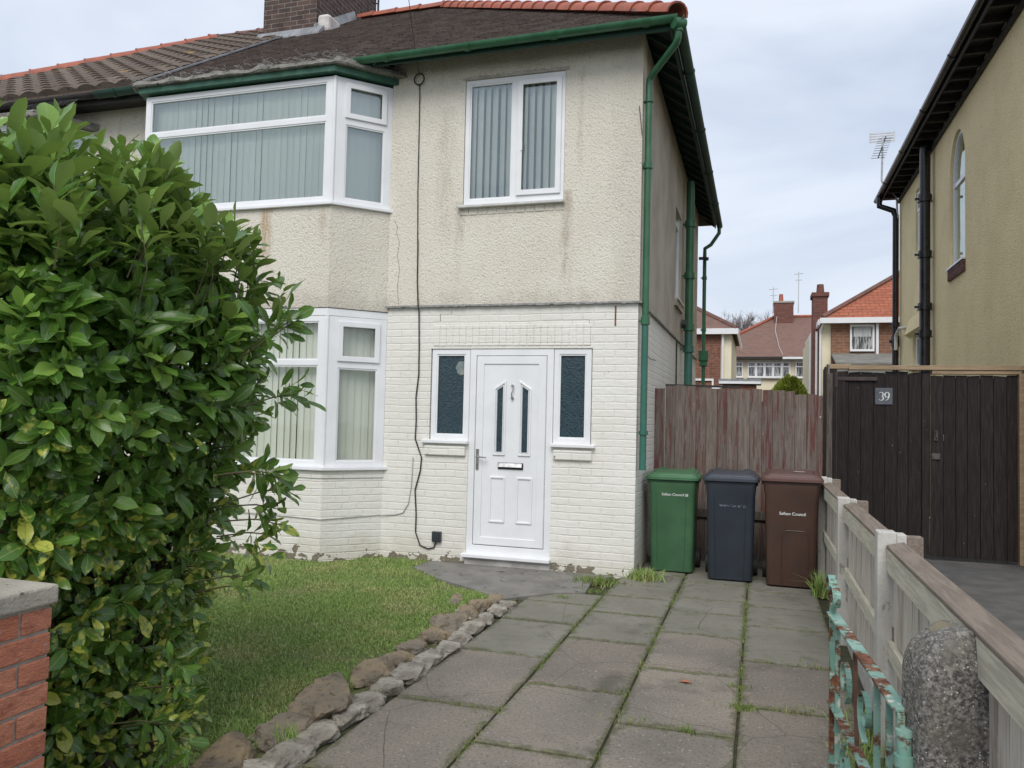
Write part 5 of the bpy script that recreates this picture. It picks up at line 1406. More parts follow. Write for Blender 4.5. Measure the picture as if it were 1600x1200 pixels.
# ------------------------------------------------------------------ laurel
lau = thing('laurel_bush', 'large glossy green cherry laurel bush growing over the brick garden wall', 'bush', (-2.0,-5.2,0))
zk = [0, .15, .4, .7, 1.0, 1.2, 1.45, 1.75, 2.0, 2.2, 2.4, 2.52, 2.62]
xk = [-1.38,-1.38,-1.36,-1.31,-1.28,-1.23,-1.13,-1.09,-1.20,-1.40,-1.68,-1.90,-2.25]
def xr(z): return float(np.interp(z, zk, xk))
YF, YB = -5.83, -4.55
def yf(z): return float(np.interp(z, [0,.93,1.05,1.4,2.2,2.6], [-5.84,-5.84,-5.96,-6.0,-5.93,-5.7]))
shoots = []
def add(p, nrm, up, sz, old): shoots.append((Vector(p), (Vector(nrm)*(1-up)+Vector((0,0,up))).normalized(), sz, old))
def topz(x): return 2.47+.07*math.sin(x*3.1+.6)+.05*math.sin(x*7)-.35*max(0, (x+1.45))**1.2*1.0
random.seed(21)
for _ in range(860):     # face toward the road / over the wall
    z = random.uniform(.05, 2.62); x = random.uniform(-3.1, xr(z)-.02)
    if z < .9 and random.random() < .85 and x < -1.3: continue
    y = yf(z)+random.uniform(0, .20)
    c_ = max(0, 1-(xr(z)-x)/.35); y += .28*c_**2
    if z > topz(x): continue
    add((x, y, z), (.25+.5*c_, -1, .05), min(.9, .18+.62*max(0, z-1.5)/.9+random.uniform(-.1,.15)), None, None) if False else add((x, y, z), (.25+.6*c_, -1, .05), min(.9, max(.02, .12+.62*max(0, z-1.35)/.95+random.uniform(-.12,.15))), z, 0)
for _ in range(1000):     # right end
    z = random.uniform(.04, 2.55); y = random.uniform(YF+.05, YB)
    t = (y-YF)/(YB-YF); x = xr(z)-random.uniform(0, .22)-.16*max(0, .25-t)-.55*max(0, t-.75)
    if z > topz(x): continue
    add((x, y, z), (1, -.35+.9*(t-.4), .05), min(.85, max(.02, .10+.6*max(0, z-1.4)/.95+random.uniform(-.12,.15))), z, 0)
for _ in range(380):     # top
    x = random.uniform(-3.1, -1.0); y = random.uniform(-5.95, YB); z = topz(x)-random.uniform(0, .2)-.15*abs((y+5.25)/.7)**2
    add((x, y, z), (random.uniform(-.4,.5), random.uniform(-.6,.3), 0), random.uniform(.6, .95), z, 0)
for _ in range(620):     # inside, closes the gaps
    z = random.uniform(.3, 2.3); x = random.uniform(-2.9, xr(z)-.18); y = random.uniform(YF+.18, YB-.12)
    add((x, y, z), (random.uniform(-.2, 1), random.uniform(-1, .6), 0), random.uniform(.1, .6), z, 0)
for _ in range(130):     # back
    z = random.uniform(.1, 2.4); x = random.uniform(-3.1, xr(z)-.2); add((x, YB-random.uniform(0,.15), z), (0,1,0), .3, z, 0)
# stray sprigs reaching to the right and down
for (x, y, z, dx, dy, dz) in [(-.66,-5.05,1.86,1,-.1,.5),(-.64,-5.0,1.65,1,.1,.1),(-.66,-5.1,1.33,1,0,-.15),(-.70,-4.95,1.20,1,.2,.15),(-.72,-5.0,1.12,1,.1,-.2),(-.75,-5.0,.98,1,.2,-.1),(-.84,-5.0,.80,1,.2,0),(-.86,-5.3,.52,1,-.3,0),(-.9,-5.65,.18,1,-.8,-.1),(-.92,-5.75,.10,.9,-.9,0),(-.90,-5.5,.12,1,-.3,0),(-.95,-5.3,.15,1,0,0),(-.93,-5.35,.33,1,0,0),(-.95,-5.2,.25,1,.2,0)]:
    x -= .17
    for _ in range(3):
        add((x+random.gauss(0,.02), y+random.gauss(0,.03), z+random.gauss(0,.025)), (dx, dy, dz), .05, z, 0)
leaf_len = lambda z: float(np.interp(z, [0,.9,1.4,2.0,2.6], [.086,.092,.098,.120,.152]))
Lp, Ldir, Lnor, Llen, Lrnd, Lage, Lyel, Lwid = [], [], [], [], [], [], [], []
stems = MB()
for i, (p, S_, z, _) in enumerate(shoots):
    a = S_.orthogonal().normalized(); b = S_.cross(a)
    n = random.choice([6,7,8,9,10]) if z > 1.2 else random.choice([5,6,7,8]); ll = leaf_len(z)*random.uniform(.8, 1.15)
    slen = ll*random.uniform(.9, 1.5); ph = random.uniform(0, 2*PI)
    young = random.random(); bend = Vector((random.uniform(-.2,.2), random.uniform(-.2,.2), random.uniform(-.15,.1)))
    e = p+S_*slen
    if i % 2 == 0: stems.tube([tuple(p-S_*.10-Vector((.05,0,.03))), tuple(p), tuple(e)], [.0035,.003,.002], 4, False)
    hi = max(0, min(1, (z-1.5)/.9))
    for k in range(n):
        t = (k+.5)/n; ph += 2.4+random.uniform(-.3,.3)
        R_v = a*math.cos(ph)+b*math.sin(ph)
        open_ = math.radians(np.interp(t, [0,1], [78, 30])+random.uniform(-14,14))
        L_ = (S_*math.cos(open_)+R_v*math.sin(open_)+bend*.5)
        L_.z -= .25*(1-hi)*random.random(); L_.normalize()
        N_ = (S_-L_*S_.dot(L_)); 
        if N_.length < .05: N_ = a.copy()
        N_ = N_.normalized()+Vector((random.uniform(-.25,.25), random.uniform(-.25,.25), random.uniform(-.1,.35))); N_ = (N_-L_*N_.dot(L_)).normalized()
        Lp.append(p+S_*slen*t*.95+R_v*.004); Ldir.append(L_); Lnor.append(N_); Llen.append(ll*random.choice([.62,.8,.95,1.05,1.15,1.28])*random.uniform(.92,1.08)*(1.0-.25*(t > .85)))
        Lwid.append(random.uniform(.34,.47)); Lrnd.append(min(1, max(0, random.gauss(.4+.15*hi, .25))))
        Lage.append(min(1, max(0, .10+.55*hi*random.random()+(.55 if young > .86 and t > .4 else 0)+(.35*t*hi))))
        yl = 0
        if z < 1.15: yl = max(0, random.gauss(.34, .3))
        elif z < 1.5: yl = max(0, random.gauss(.1, .25))
        Lyel.append(yl)
n = len(Lp)
P0 = np.array([tuple(q) for q in Lp]); Dv = np.array([tuple(q) for q in Ldir]); Nv = np.array([tuple(q) for q in Lnor]); Wv = np.cross(Dv, Nv)
LL = np.array(Llen)[:, None]; WW = (np.array(Llen)*np.array(Lwid))[:, None]
prof = [(0, .06, 0), (.09, .12, .01), (.28, .62, .03), (.52, .95, .03), (.72, .97, .01), (.90, .52, -.03), (1.0, .03, -.08)]
curl = rng.uniform(-.25, .30, n)[:, None]; fold = rng.uniform(.10, .42, n)[:, None]; wave = rng.uniform(-1, 1, (n, 1)); tw = rng.uniform(-.35, .35, n)[:, None]
nr = len(prof); VV = np.zeros((n, nr*3, 3)); UV = np.zeros((nr*3, 2))
for j, (t, w, up) in enumerate(prof):
    cen = P0+Dv*LL*(t-.0)*(1-.08*np.abs(curl)*t)-Nv*LL*curl*t*t*.75+Nv*LL*up*.5
    ct, st_ = np.cos(tw*t), np.sin(tw*t); Wt = Wv*ct+Nv*st_; Nt = Nv*ct-Wv*st_
    ed = .02*np.sin(j*2.1+wave*3)*LL
    for q, s in enumerate((-1, 0, 1)):
        VV[:, j*3+q] = cen+Wt*WW*.5*w*s*np.cos(fold)+Nt*(WW*.5*w*abs(s)*np.sin(fold)+ed*s*(1 if 0 < j < nr-1 else 0)); UV[j*3+q] = (.5+.5*s*max(w, .15), t)
faces = []
for j in range(nr-1):
    for q in range(2): faces.append((j*3+q, j*3+q+1, (j+1)*3+q+1, (j+1)*3+q))
faces = np.array(faces); nf = len(faces)
allf = (faces[None]+(np.arange(n)*nr*3)[:, None, None]).reshape(-1)
me = bpy.data.meshes.new('foliage'); me.vertices.add(n*nr*3); me.vertices.foreach_set('co', VV.reshape(-1))
me.loops.add(len(allf)); me.loops.foreach_set('vertex_index', allf.astype(np.int32)); me.polygons.add(n*nf)
me.polygons.foreach_set('loop_start', (np.arange(n*nf)*4).astype(np.int32)); me.update(calc_edges=True)
me.polygons.foreach_set('use_smooth', [True]*(n*nf))
uvl = me.uv_layers.new(name='UVMap'); uvs = np.tile(UV[faces.reshape(-1)], (n, 1)); uvl.data.foreach_set('uv', uvs.reshape(-1))
for nm, dat in (('rnd', Lrnd), ('age', Lage), ('yel', Lyel)):
    at_ = me.attributes.new(nm, 'FLOAT', 'POINT'); at_.data.foreach_set('value', np.repeat(np.array(dat), nr*3))
link_mesh('foliage', me, M['leaf'], lau, False)
print('leaves', n)
stems.build('twigs', M['twig'], lau, fix=False)
# woody stems inside
mb = MB(); random.seed(5)
for i in range(60):
    x = random.uniform(-2.9, -1.25); y = random.uniform(-5.6,-4.8); pts_ = [(x,y,-.02)]; z = 0; rr0 = random.uniform(.012,.028)
    dx, dy = random.uniform(-.25,.35), random.uniform(-.3,.25)
    for q in range(7):
        z += random.uniform(.2,.36); x += dx*.3+random.uniform(-.06,.06); y += dy*.3+random.uniform(-.06,.06)
        x = min(x, xr(min(z, 2.5))-.12); y = min(max(y, -5.75), -4.65)
        pts_.append((x, y, z))
    mb.tube(pts_, [rr0*(1-.11*q) for q in range(8)], 6)
    for q in (2,3,4,5):
        a = Vector(pts_[q]); b = a+Vector((random.uniform(-.1,.5), random.uniform(-.4,.2), random.uniform(.05,.4))); b.x = min(b.x, xr(min(b.z,2.5))-.05); mb.tube([a, a.lerp(b,.5)+Vector((0,0,.03)), b], [.008,.006,.004], 5)
mb.build('branches', M['bark'], lau, smooth=True)

# ------------------------------------------------------------------ house 39 (right)
h39 = thing('yellow_house', 'yellow roughcast house with black pipes and an arched window behind the dark gates', 'house', (4.07,2.65,0))
HX = 4.07; HY0, HY1 = 1.9, 11.15; HZ = 6.66
FH = frame((HX,0,0), (0,1,0), (-1,0,0))
aw = (5.30, 6.30, 4.09, 5.55, 6.20)
wall('wall', FH, HY0, HY1, -.06, HZ, [(aw[0],aw[1],aw[2],aw[4]+.02), (8.15,9.55,2.72,3.36), (8.55,9.25,5.0,6.2)], M['yellow_render'], h39, th=.25)
arch_infill(FH, aw[0], aw[1], aw[2], aw[4]+.02, aw[3], aw[4], M['yellow_render'], h39, 'arch_head', -.25, 0)
arch_window(h39, FH, aw[0]+.01, aw[1]-.01, aw[2]+.02, aw[3], aw[4]-.01, 5.42, d=-.045)
mb = MB(); mb.M = FH; u = 5.27
while u < 6.3: mb.box(u, u+.085, -.05, .035, 3.90, 4.075); u += .095
mb.build('brick_sill', brickwork('dark_red_sill', 'y', (.12,.05,.045), (.17,.07,.06), (.2,.17,.15)), h39, bevel=.004)
mb = MB(); mb.M = FH; mb.box(5.28,6.34,-.08,.05,4.077,4.105); mb.build('sill', M['upvc'], h39)
upvc(h39, FH, 8.15, 9.55, 2.72, 3.36, [(8.20,8.84,2.78,3.30,True),(8.90,9.50,2.78,3.30)], 'glass_low', d=-.06, blinds=False)
mb = MB(); mb.M = FH; mb.box(8.05,9.6,-.02,.10,2.66,2.715); mb.build('sill', M['old_white'], h39)
upvc(h39, FH, 8.55, 9.25, 5.0, 6.2, [(8.62,9.18,5.06,5.7),(8.62,9.18,5.78,6.14,True)], 'glass_low', d=-.04, blinds=False)
mb = MB(); mb.M = FH; mb.hexa([(8.0,.0,3.36),(9.9,.0,3.36),(9.9,.10,3.42),(8.0,.10,3.42),(8.0,.0,3.75),(9.9,.0,3.75),(9.9,.012,3.72),(8.0,.012,3.72)]); mb.build('render_hood', M['yellow_render'], h39)
mb = MB(); mb.box(HX, 12.5, HY0+.0, HY0+.25, -.06, HZ) if False else mb.box(HX+.25, 12.5, HY0, HY0+.25, -.06, HZ); mb.box(HX+.25, 12.5, HY1-.25, HY1, -.06, HZ); mb.box(12.25,12.5,HY0+.25,HY1-.25,-.06,HZ)
mb.build('outer_walls', M['yellow_render'], h39)
mb = MB(); mb.box(HX+1.6, HX+1.7, HY0+.3, HY1-.3, 0, HZ-.05); mb.build('inner_wall', M['interior'], h39)
o_ = .36; mb = MB(); hy = (HY0+HY1)/2; rn = hy-HY0+o_; zt = HZ+.06
P = [(HX-o_,HY0-o_,zt),(12.5+o_,HY0-o_,zt),(12.5+o_,HY1+o_,zt),(HX-o_,HY1+o_,zt),(HX-o_+rn,hy,zt+rn*.7),(12.5+o_-rn,hy,zt+rn*.7)]
mb.add(P, [(0,1,5,4),(1,2,5),(2,3,4,5),(3,0,4),(0,3,2,1)]); mb.build('roof', M['far_tiles_brown'], h39)
mb = MB(); mb.box(HX-o_+.01, HX-.003, HY0-o_, HY1+o_, HZ-.01, HZ+.02); mb.box(HX-o_, HX-o_+.025, HY0-o_, HY1+o_, HZ-.10, HZ+.055)
y = HY0-.2
while y < HY1+.2: mb.box(HX-o_+.03, HX-.004, y, y+.05, HZ-.11, HZ-.012); y += .42
mb.build('eaves', M['black_wood'], h39)
gutter(h39, (HX-o_-.06, HY0-o_, HZ+.02), (HX-o_-.06, HY1+o_+.05, HZ+.0), (-1,0,0), M['black_pipe'], .06, joints=2.0)
mb = MB(); mb.box(HX-.05, HX-.002, HY0-.3, HY1, HZ-.19, HZ-.12); mb.build('wall_plate', M['black_wood'], h39)
pipe(h39, [(HX-.14,7.55,HZ-.12),(HX-.14,7.55,0)], .088, M['black_pipe'], [((HX-.14,7.55,z_),.12) for z_ in (5.55,4.55,3.62,3.14)], 'soil_pipe')
pipe(h39, [(HX-o_-.06,HY1-.1,HZ-.03),(HX-o_-.06,HY1-.1,HZ-.25),(HX-.15,HY1-.16,HZ-.38),(HX-.10,HY1-.16,HZ-.5),(HX-.10,HY1-.16,0)], .065, M['black_pipe'], [((HX-.10,HY1-.16,3.72),.1),((HX-.10,HY1-.16,3.3),.22)], 'downpipe')
mb = MB(); mb.tube([(HX-.02,7.75,3.72),(HX-.16,7.75,3.72)], .07, 12); mb.build('flue', M['galv'], h39, smooth=True)
mb = MB(); mb.tube([(HX,10.3,3.62),(HX-.12,10.35,3.62),(HX-.12,10.8,3.5),(HX-.12,10.8,3.2)], .035, 8); mb.build('waste_pipe', M['old_white'], h39, smooth=True)
# tv aerial
ta = thing('tv_aerial', 'white television aerial on a cranked pole at the far eaves of the yellow house', 'aerial', (3.9,10.9,6.5))
mb = MB(); mb.tube([(4.0,10.95,6.1),(3.98,10.95,6.55),(3.72,10.95,6.85),(3.68,10.95,6.95),(3.70,10.95,7.9)], .022, 8); mb.build('pole', M['galv'], ta, smooth=True)
mb = MB(); mb.tube([(3.56,10.6,7.35),(3.80,11.25,8.02)], .014, 6)
for i in range(9):
    t = i/8; c = Vector((3.56,10.6,7.35)).lerp(Vector((3.78,11.2,7.97)), t); mb.tube([c-Vector((.14,0,.0)), c+Vector((.14,0,.0))], .006, 5)
mb.build('boom', M['cable'], ta)
mb = MB()
for zz in (-.09,-.03,.03,.09): mb.box(3.46,3.98,11.20,11.215,8.0+zz-.012,8.0+zz+.012)
for xx in (3.47,3.71,3.96): mb.box(xx,xx+.012,11.19,11.20,7.88,8.12)
mb.build('reflector', M['old_white'], ta)

# ------------------------------------------------------------------ far houses
def hip_roof(parent, x0, x1, y0, y1, ze, pitch, mat, o=.35, name='roof', ridge=None, gable_l=False):
    hy = (y0+y1)/2; rn = (y1-y0)/2+o; zr = ze+rn*pitch; mb = MB()
    P = [(x0-o,y0-o,ze),(x1+o,y0-o,ze),(x1+o,y1+o,ze),(x0-o,y1+o,ze),(x0-o+rn*(0 if gable_l else 1),hy,zr),(max(x1+o-rn, x0-o+rn+.1),hy,zr)]
    mb.add(P, [(0,1,5,4),(1,2,5),(2,3,4,5),(3,0,4),(0,3,2,1)]); r_ = mb.build(name, mat, parent)
    if ridge:
        mb = MB()
        for a, b in ((0,4),(1,5),(4,5)): mb.tube([P[a], P[b]], .10, 6)
        mb.build('ridge_tiles', ridge, r_)
    return zr
def sq_window(parent, x, y, z, w, h, n=2, top=.3, curt='curtain'):
    mb = MB(); F = frame((x,y,z), (1,0,0), (0,-1,0)); mb.M = F
    hs_ = []
    for i in range(n):
        a = i*w/n+.06; b = (i+1)*w/n-.06
        if top: hs_ += [(a,b,.07,h*(1-top)-.03),(a,b,h*(1-top)+.03,h-.07)]
        else: hs_ += [(a,b,.07,h-.07)]
    ex = [q for L in hs_ for q in L[:2]]; ey = [q for L in hs_ for q in L[2:]]
    mb.grid(cuts(0,w,ex), cuts(0,h,ey), lambda u,v: not any(L[0]<u<L[1] and L[2]<v<L[3] for L in hs_), -.03, .05)
    w_ = mb.build('window', M['upvc'], parent)
    for L in hs_:
        mb = MB(); mb.M = F; mb.add([(L[0],.015,L[2]),(L[1],.015,L[2]),(L[1],.015,L[3]),(L[0],.015,L[3])], [(0,1,2,3)]); mb.build('pane', M['far_glass'], w_, fix=False)
    return w_
t = NT('far_window_glass'); M['far_glass'] = t.done(t.mix(t.ramp(t.noise(6, 3, (3,1,.4)), .45, .62), (.07,.08,.09), (.42,.43,.43)), .12, spec=.7)
# A: left brick house with cream side and flat roofed garage
ha = thing('brick_house', 'brown brick house with white trim seen between the green pipes and the sky', 'house', (-3,24,0))
mb = MB(); mb.box(-9,-.30,24,31,-.06,5.05); mb.build('wall', M['far_brick'], ha)
mb = MB(); mb.box(-.30,.10,24.02,31,-.06,5.05); mb.build('rendered_side', M['far_cream'], ha)
hip_roof(ha, -9, .05, 24, 31, 5.20, .62, M['far_tiles_brown'], .25, ridge=M['ridge_dark'])
mb = MB(); mb.box(-9.3,.36,23.70,23.76,4.98,5.20); mb.box(.30,.36,23.76,31.2,4.98,5.20); mb.tube([(-.22,23.92,5.0),(-.22,23.92,2.9),(-.6,23.92,2.85)], .05, 8); mb.build('white_trim', M['upvc'], ha)
mb = MB(); mb.box(-1.6,-.55,23.93,23.97,3.18,3.26); mb.box(-.62,-.55,23.93,23.97,2.4,3.18); mb.build('door_surround', M['upvc'], ha)
gr = thing('garage', 'flat roofed brick garage below the brown brick house', 'garage', (.5,23,0))
mb = MB(); mb.box(-.35,1.05,22.4,25.9,-.06,2.94) if False else mb.box(-.15,1.05,22.2,23.6,-.06,2.94); mb.build('wall', M['far_brick'], gr)
mb = MB(); mb.box(-.28,1.22,22.05,23.65,2.99,3.16); mb.build('flat_roof', M['lead'], gr); mb = MB(); mb.box(-.26,1.20,22.03,22.045,2.98,3.07); mb.build('fascia', M['upvc'], gr)
# B: far cream semi
hb_ = thing('cream_house', 'far cream semi detached house with brown hipped roof and white windows', 'house', (3,39,0))
mb = MB(); mb.box(-2.0,9.5,39,47,-.06,5.25); mb.build('wall', M['far_cream'], hb_)
mb = MB(); hx0, hx1 = -2.5, 9.9
mb.add([(hx0,38.6,5.30),(hx1,38.6,5.30),(hx1,47.4,5.30),(hx0,47.4,5.30),(2.0,43,8.05),(5.6,43,8.05)], [(0,1,5,4),(1,2,5),(2,3,4,5),(3,0,4),(0,3,2,1)]); r_ = mb.build('roof', M['far_tiles_brown'], hb_)
mb = MB(); mb.tube([(hx0,38.6,5.36),(2.0,43,8.1),(5.6,43,8.1),(hx1,38.6,5.36)], .10, 6); mb.build('ridge_tiles', M['tile_red'], r_)
mb = MB(); mb.box(-2.5,2.35,38.45,38.60,5.16,5.28); mb.build('gutter', M['black_wood'], hb_); mb = MB(); mb.box(2.36,9.9,38.45,38.60,5.16,5.28); mb.build('gutter', M['upvc'], hb_)
for x, w, n_ in ((-.98,1.22,3),(.50,2.28,5),(3.05,2.2,5),(6.2,2.2,5)):
    sq_window(hb_, x, 38.93, 4.15, w, .88, n_, .3)
    mb = MB(); mb.box(x-.05, x+w+.05, 38.80, 39.0, 5.05, 5.10); mb.box(x-.05, x+w+.05, 38.80, 39.0, 4.10, 4.148); mb.build('window_trim', M['old_white'], hb_)
mb = MB(); mb.box(1.95,3.05,42.3,43.6,7.3,8.85); cb_ = mb.build('chimney', M['far_chimney'], hb_)
mb = MB(); mb.box(1.9,3.1,42.25,43.65,8.85,8.95); mb.build('chimney_cap', M['mortar'], cb_)
mb = MB(); mb.tube([(2.35,42.9,8.95),(2.35,42.9,9.45)], [.15,.12], 10); mb.build('chimney_pot', M['tile_red'], cb_, smooth=True)
mb = MB(); mb.tube([(2.38,38.7,5.2),(2.38,38.72,4.0),(2.38,38.72,2.5)], .03, 6); mb.tube([(2.1,42.2,8.0),(2.0,41,7.02),(2.2,39.5,5.9),(2.38,38.7,5.4)], .014, 6); mb.build('white_cable', M['old_white'], hb_)
for (x, h_, lb) in ((3.35,10.8,'taller thin aerial right of the far cream house chimney'),(1.9,9.9,'shorter thin aerial left of the far cream house chimney')):
    mb = MB(); mb.tube([(x,42.9,8.3),(x,42.9,h_)], .03, 5); mb.tube([(x-.25,42.9,h_-.15),(x+.25,42.9,h_-.1)], .02, 5); mb.tube([(x-.18,42.9,h_-.5),(x+.2,42.9,h_-.5)], .02, 5)
    tag(mb.build('roof_aerial', M['galv']), lb, 'aerial')
# C: right brick house with orange roof
hc = thing('orange_roof_house', 'brick and cream house with a bright orange tiled roof behind the yellow house', 'house', (5,22,0))
mb = MB(); mb.box(3.55,12,22,29,-.06,5.12); mb.build('wall', M['far_brick_light'], hc)
mb = MB(); mb.box(3.25,3.545,22.1,30,-.06,5.12); mb.box(3.05,3.245,24.5,31,-.06,5.0); mb.build('rendered_side', M['far_cream'], hc)
mb = MB(); mb.add([(3.25,21.75,5.30),(12.5,21.75,5.30),(12.5,30,5.30),(3.25,30,5.30),(8.2,25.9,8.6),(9.6,25.9,8.6)], [(0,1,5,4),(1,2,5),(2,3,4,5),(3,0,4),(0,3,2,1)]); r_ = mb.build('roof', M['far_tiles_orange'], hc)
mb = MB(); mb.tube([(3.25,21.75,5.34),(8.2,25.9,8.66),(9.6,25.9,8.66)], .09, 6); mb.build('hip_tiles', M['ridge_dark'], r_)
mb = MB(); mb.box(3.15,12.5,21.62,21.74,5.10,5.29); mb.box(3.10,3.16,21.74,30,5.05,5.25); mb.tube([(5.02,21.9,5.1),(5.02,21.9,3.9)], .05, 8); mb.tube([(3.3,22.0,5.1),(3.2,22.05,4.9),(3.2,22.05,0)], .045, 8); mb.tube([(3.0,24.4,5.0),(2.98,24.4,0)], .045, 8); mb.tube([(3.12,22.9,4.95),(3.12,22.9,0)], .04, 8); mb.build('white_gutters', M['upvc'], hc, smooth=True)
sq_window(hc, 4.15, 21.95, 4.14, .78, .93, 1, 0)
mb = MB(); mb.M = frame((4.22,21.93,4.2),(1,0,0),(0,-1,0)); mb.box(.05,.60,-.005,.0,.45,.78); mb.build('roller_blind', M['curtain'], hc)
mb = MB(); mb.hexa([(3.55,20.2,3.55),(5.6,20.2,3.55),(5.6,21.97,4.0),(3.55,21.97,4.0),(3.55,20.2,3.62),(5.6,20.2,3.62),(5.6,21.97,4.07),(3.55,21.97,4.07)]) ; mb.box(3.6,5.5,20.3,21.9,-.06,3.53); mb.build('lean_to', generic('grey_ribbed_roof', (.24,.23,.20), (.16,.155,.14), 3, .8, (1,1,9)), hc)
mb = MB(); mb.box(3.0,3.50,23.0,23.9,-.06,6.25); mb.box(2.95,3.55,22.95,23.95,6.25,6.40); cc_ = mb.build('chimney', M['far_chimney'], hc)
mb = MB(); mb.tube([(3.27,23.4,6.40),(3.27,23.4,6.75)], [.15,.12], 10); mb.build('chimney_pot', M['far_chimney'], cc_, smooth=True)
# distant bare tree
tr_ = thing('bare_tree', 'bare winter tree behind the roof of the far cream house', 'tree', (.6,60,0))
mb = MB(); random.seed(3)
def branch(p, dv, L, r, lv):
    e = p+dv*L; mb.tube([tuple(p), tuple((p+e)/2+Vector((random.uniform(-.1,.1),0,0))*L), tuple(e)], [r, r*.8, r*.6], 4, False)
    if lv == 0: return
    for _ in range(4 if lv > 1 else 5):
        nd = (dv+Vector((random.uniform(-.8,.8), random.uniform(-.8,.8), random.uniform(-.15,.5)))).normalized()
        branch(p.lerp(e, random.uniform(.45,1)), nd, L*random.uniform(.55,.8), r*.55, lv-1)
for x0_, hh in ((.1,3.6),(1.0,3.3),(-.8,3.4),(1.9,2.9)): branch(Vector((x0_,60,2.9)), Vector((random.uniform(-.1,.1),0,1)), hh, .14, 5)
mb.build('crown', M['far_tree'], tr_, fix=False)
mb = MB()
for x0_ in (.1,1.0,-.8,1.9): mb.tube([(x0_,60,-.05),(x0_,60,3.0)], [.28,.16], 8)
mb.build('trunk', M['bark'], tr_)
# conifer shrub beyond the fence
cs = thing('conifer_shrub', 'yellow green conifer shrub showing over the red fence', 'shrub', (1.8,12,0))
random.seed(8); vs_, fs_, rr = [], [], []
for i in range(16000):
    u = random.uniform(0, 2*PI); v_ = random.random(); zz = v_; rad = (.62*math.sqrt(1-zz**2)+.10*mnoise.noise(Vector((math.cos(u)*2, math.sin(u)*2, zz*4))))*random.uniform(.85,1.05)
    p = Vector((1.76+rad*math.cos(u)+.10*zz, 12+rad*math.sin(u), .9+1.72*zz+.14*mnoise.noise(Vector((math.cos(u)*3, zz*3, 1)))))
    dd = Vector((math.cos(u)*.6+random.uniform(-.4,.4), math.sin(u)*.6+random.uniform(-.4,.4), random.uniform(.3,1))).normalized()*.085; sd = dd.orthogonal().normalized()*.022
    k_ = len(vs_); vs_ += [p-sd, p+sd, p+dd]; fs_.append((k_,k_+1,k_+2)); rr += [random.random()]*3
me = bpy.data.meshes.new('foliage'); me.from_pydata([tuple(p) for p in vs_], [], fs_); roof_attr(me, rr); link_mesh('foliage', me, M['shrub_leaf'], cs)
mb = MB(); mb.tube([(1.76,12,-.06),(1.76,12,1.9)], [.09,.03], 8); mb.build('trunk', M['bark'], cs)

# ------------------------------------------------------------------ sky, sun, camera
SUN_EL, SUN_AZ = 46, 177      # azimuth: direction the light comes from, clockwise from +y
W = bpy.data.worlds.new('World'); S.world = W; W.use_nodes = True; nt = W.node_tree; nt.nodes.clear()
N_ = nt.nodes.new; Lk = nt.links.new
out = N_('ShaderNodeOutputWorld'); bg = N_('ShaderNodeBackground'); sky = N_('ShaderNodeTexSky')
sky.sky_type = 'NISHITA'; sky.sun_disc = False; sky.sun_elevation = math.radians(SUN_EL); sky.sun_rotation = math.radians(SUN_AZ); sky.air_density = 1.2; sky.dust_density = 3
tc = N_('ShaderNodeTexCoord'); mp = N_('ShaderNodeMapping'); mp.inputs['Scale'].default_value = (1.0, 1.0, 3.2); mp.inputs['Location'].default_value = (.95, .5, .1)
Lk(tc.outputs['Generated'], mp.inputs[0])
nz = N_('ShaderNodeTexNoise'); nz.inputs['Scale'].default_value = 1.9; nz.inputs['Detail'].default_value = 5; nz.inputs['Roughness'].default_value = .5; nz.inputs['Distortion'].default_value = .3
Lk(mp.outputs[0], nz.inputs['Vector'])
cr = N_('ShaderNodeValToRGB'); cr.color_ramp.elements[0].position = .36; cr.color_ramp.elements[1].position = .62
cr.color_ramp.elements[0].color = (4.5, 5.2, 6.5, 1); cr.color_ramp.elements[1].color = (6.9, 7.4, 8.3, 1)
Lk(nz.outputs[0], cr.inputs[0])
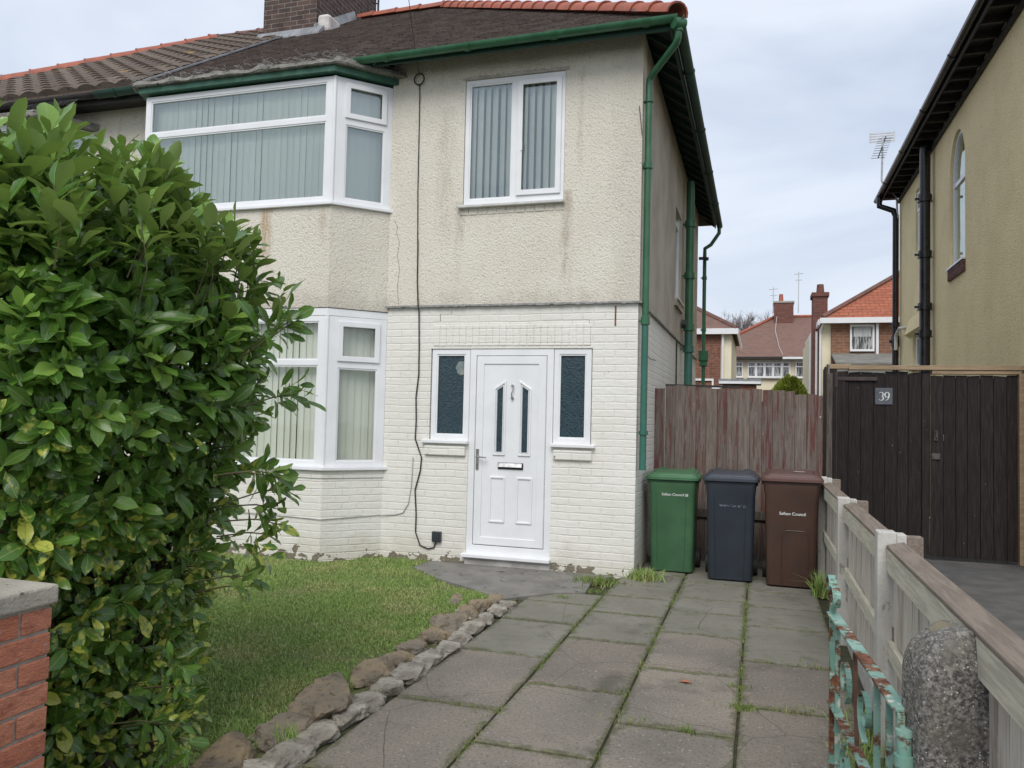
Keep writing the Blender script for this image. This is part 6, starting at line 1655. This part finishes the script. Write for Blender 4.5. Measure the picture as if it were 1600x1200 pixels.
# paler toward the horizon
sp = N_('ShaderNodeSeparateXYZ'); Lk(tc.outputs['Generated'], sp.inputs[0])
mr = N_('ShaderNodeMapRange'); mr.inputs[1].default_value = .0; mr.inputs[2].default_value = .24; mr.inputs[3].default_value = .75; mr.inputs[4].default_value = 0; Lk(sp.outputs[2], mr.inputs[0])
mh = N_('ShaderNodeMix'); mh.data_type = 'RGBA'; Lk(mr.outputs[0], mh.inputs[0]); Lk(cr.outputs[0], mh.inputs[6]); mh.inputs[7].default_value = (7.2, 7.55, 8.2, 1)
mx = N_('ShaderNodeMix'); mx.data_type = 'RGBA'; mx.inputs[0].default_value = .88; Lk(sky.outputs[0], mx.inputs[6]); Lk(mh.outputs[2], mx.inputs[7])
Lk(mx.outputs[2], bg.inputs[0]); bg.inputs[1].default_value = .089; Lk(bg.outputs[0], out.inputs[0])
sl = bpy.data.lights.new('sun', 'SUN'); sl.energy = 1.45; sl.angle = math.radians(34); sl.color = (1.0, .965, .91)
so = bpy.data.objects.new('sun', sl); COL.objects.link(so)
az = math.radians(SUN_AZ); el = math.radians(SUN_EL)
dirv = Vector((math.sin(az)*math.cos(el), math.cos(az)*math.cos(el), math.sin(el)))
so.rotation_euler = dirv.to_track_quat('Z', 'Y').to_euler(); so.location = dirv*30

yaw, pitch, roll, f = .3024, .0425, .0236, 1242.5
fw = Vector((-math.sin(yaw)*math.cos(pitch), math.cos(yaw)*math.cos(pitch), math.sin(pitch))); r = Vector((math.cos(yaw), math.sin(yaw), 0)); u = r.cross(fw)
r2 = r*math.cos(roll)+u*math.sin(roll); u2 = -r*math.sin(roll)+u*math.cos(roll)
cam = bpy.data.cameras.new('camera'); co = bpy.data.objects.new('camera', cam); COL.objects.link(co)
co.matrix_world = Matrix(((r2.x,u2.x,-fw.x,1.1672),(r2.y,u2.y,-fw.y,-7.9203),(r2.z,u2.z,-fw.z,1.55),(0,0,0,1)))
cam.sensor_width = 36; cam.sensor_fit = 'HORIZONTAL'; cam.lens = f/1600*36; cam.clip_start = .05; cam.clip_end = 600
S.camera = co
S.view_settings.view_transform = 'Standard'; S.view_settings.look = 'None'; S.view_settings.exposure = .53; S.view_settings.gamma = 1
S.render.engine = 'CYCLES'
try: S.cycles.transparent_max_bounces = 12; S.cycles.max_bounces = 8
except Exception: pass
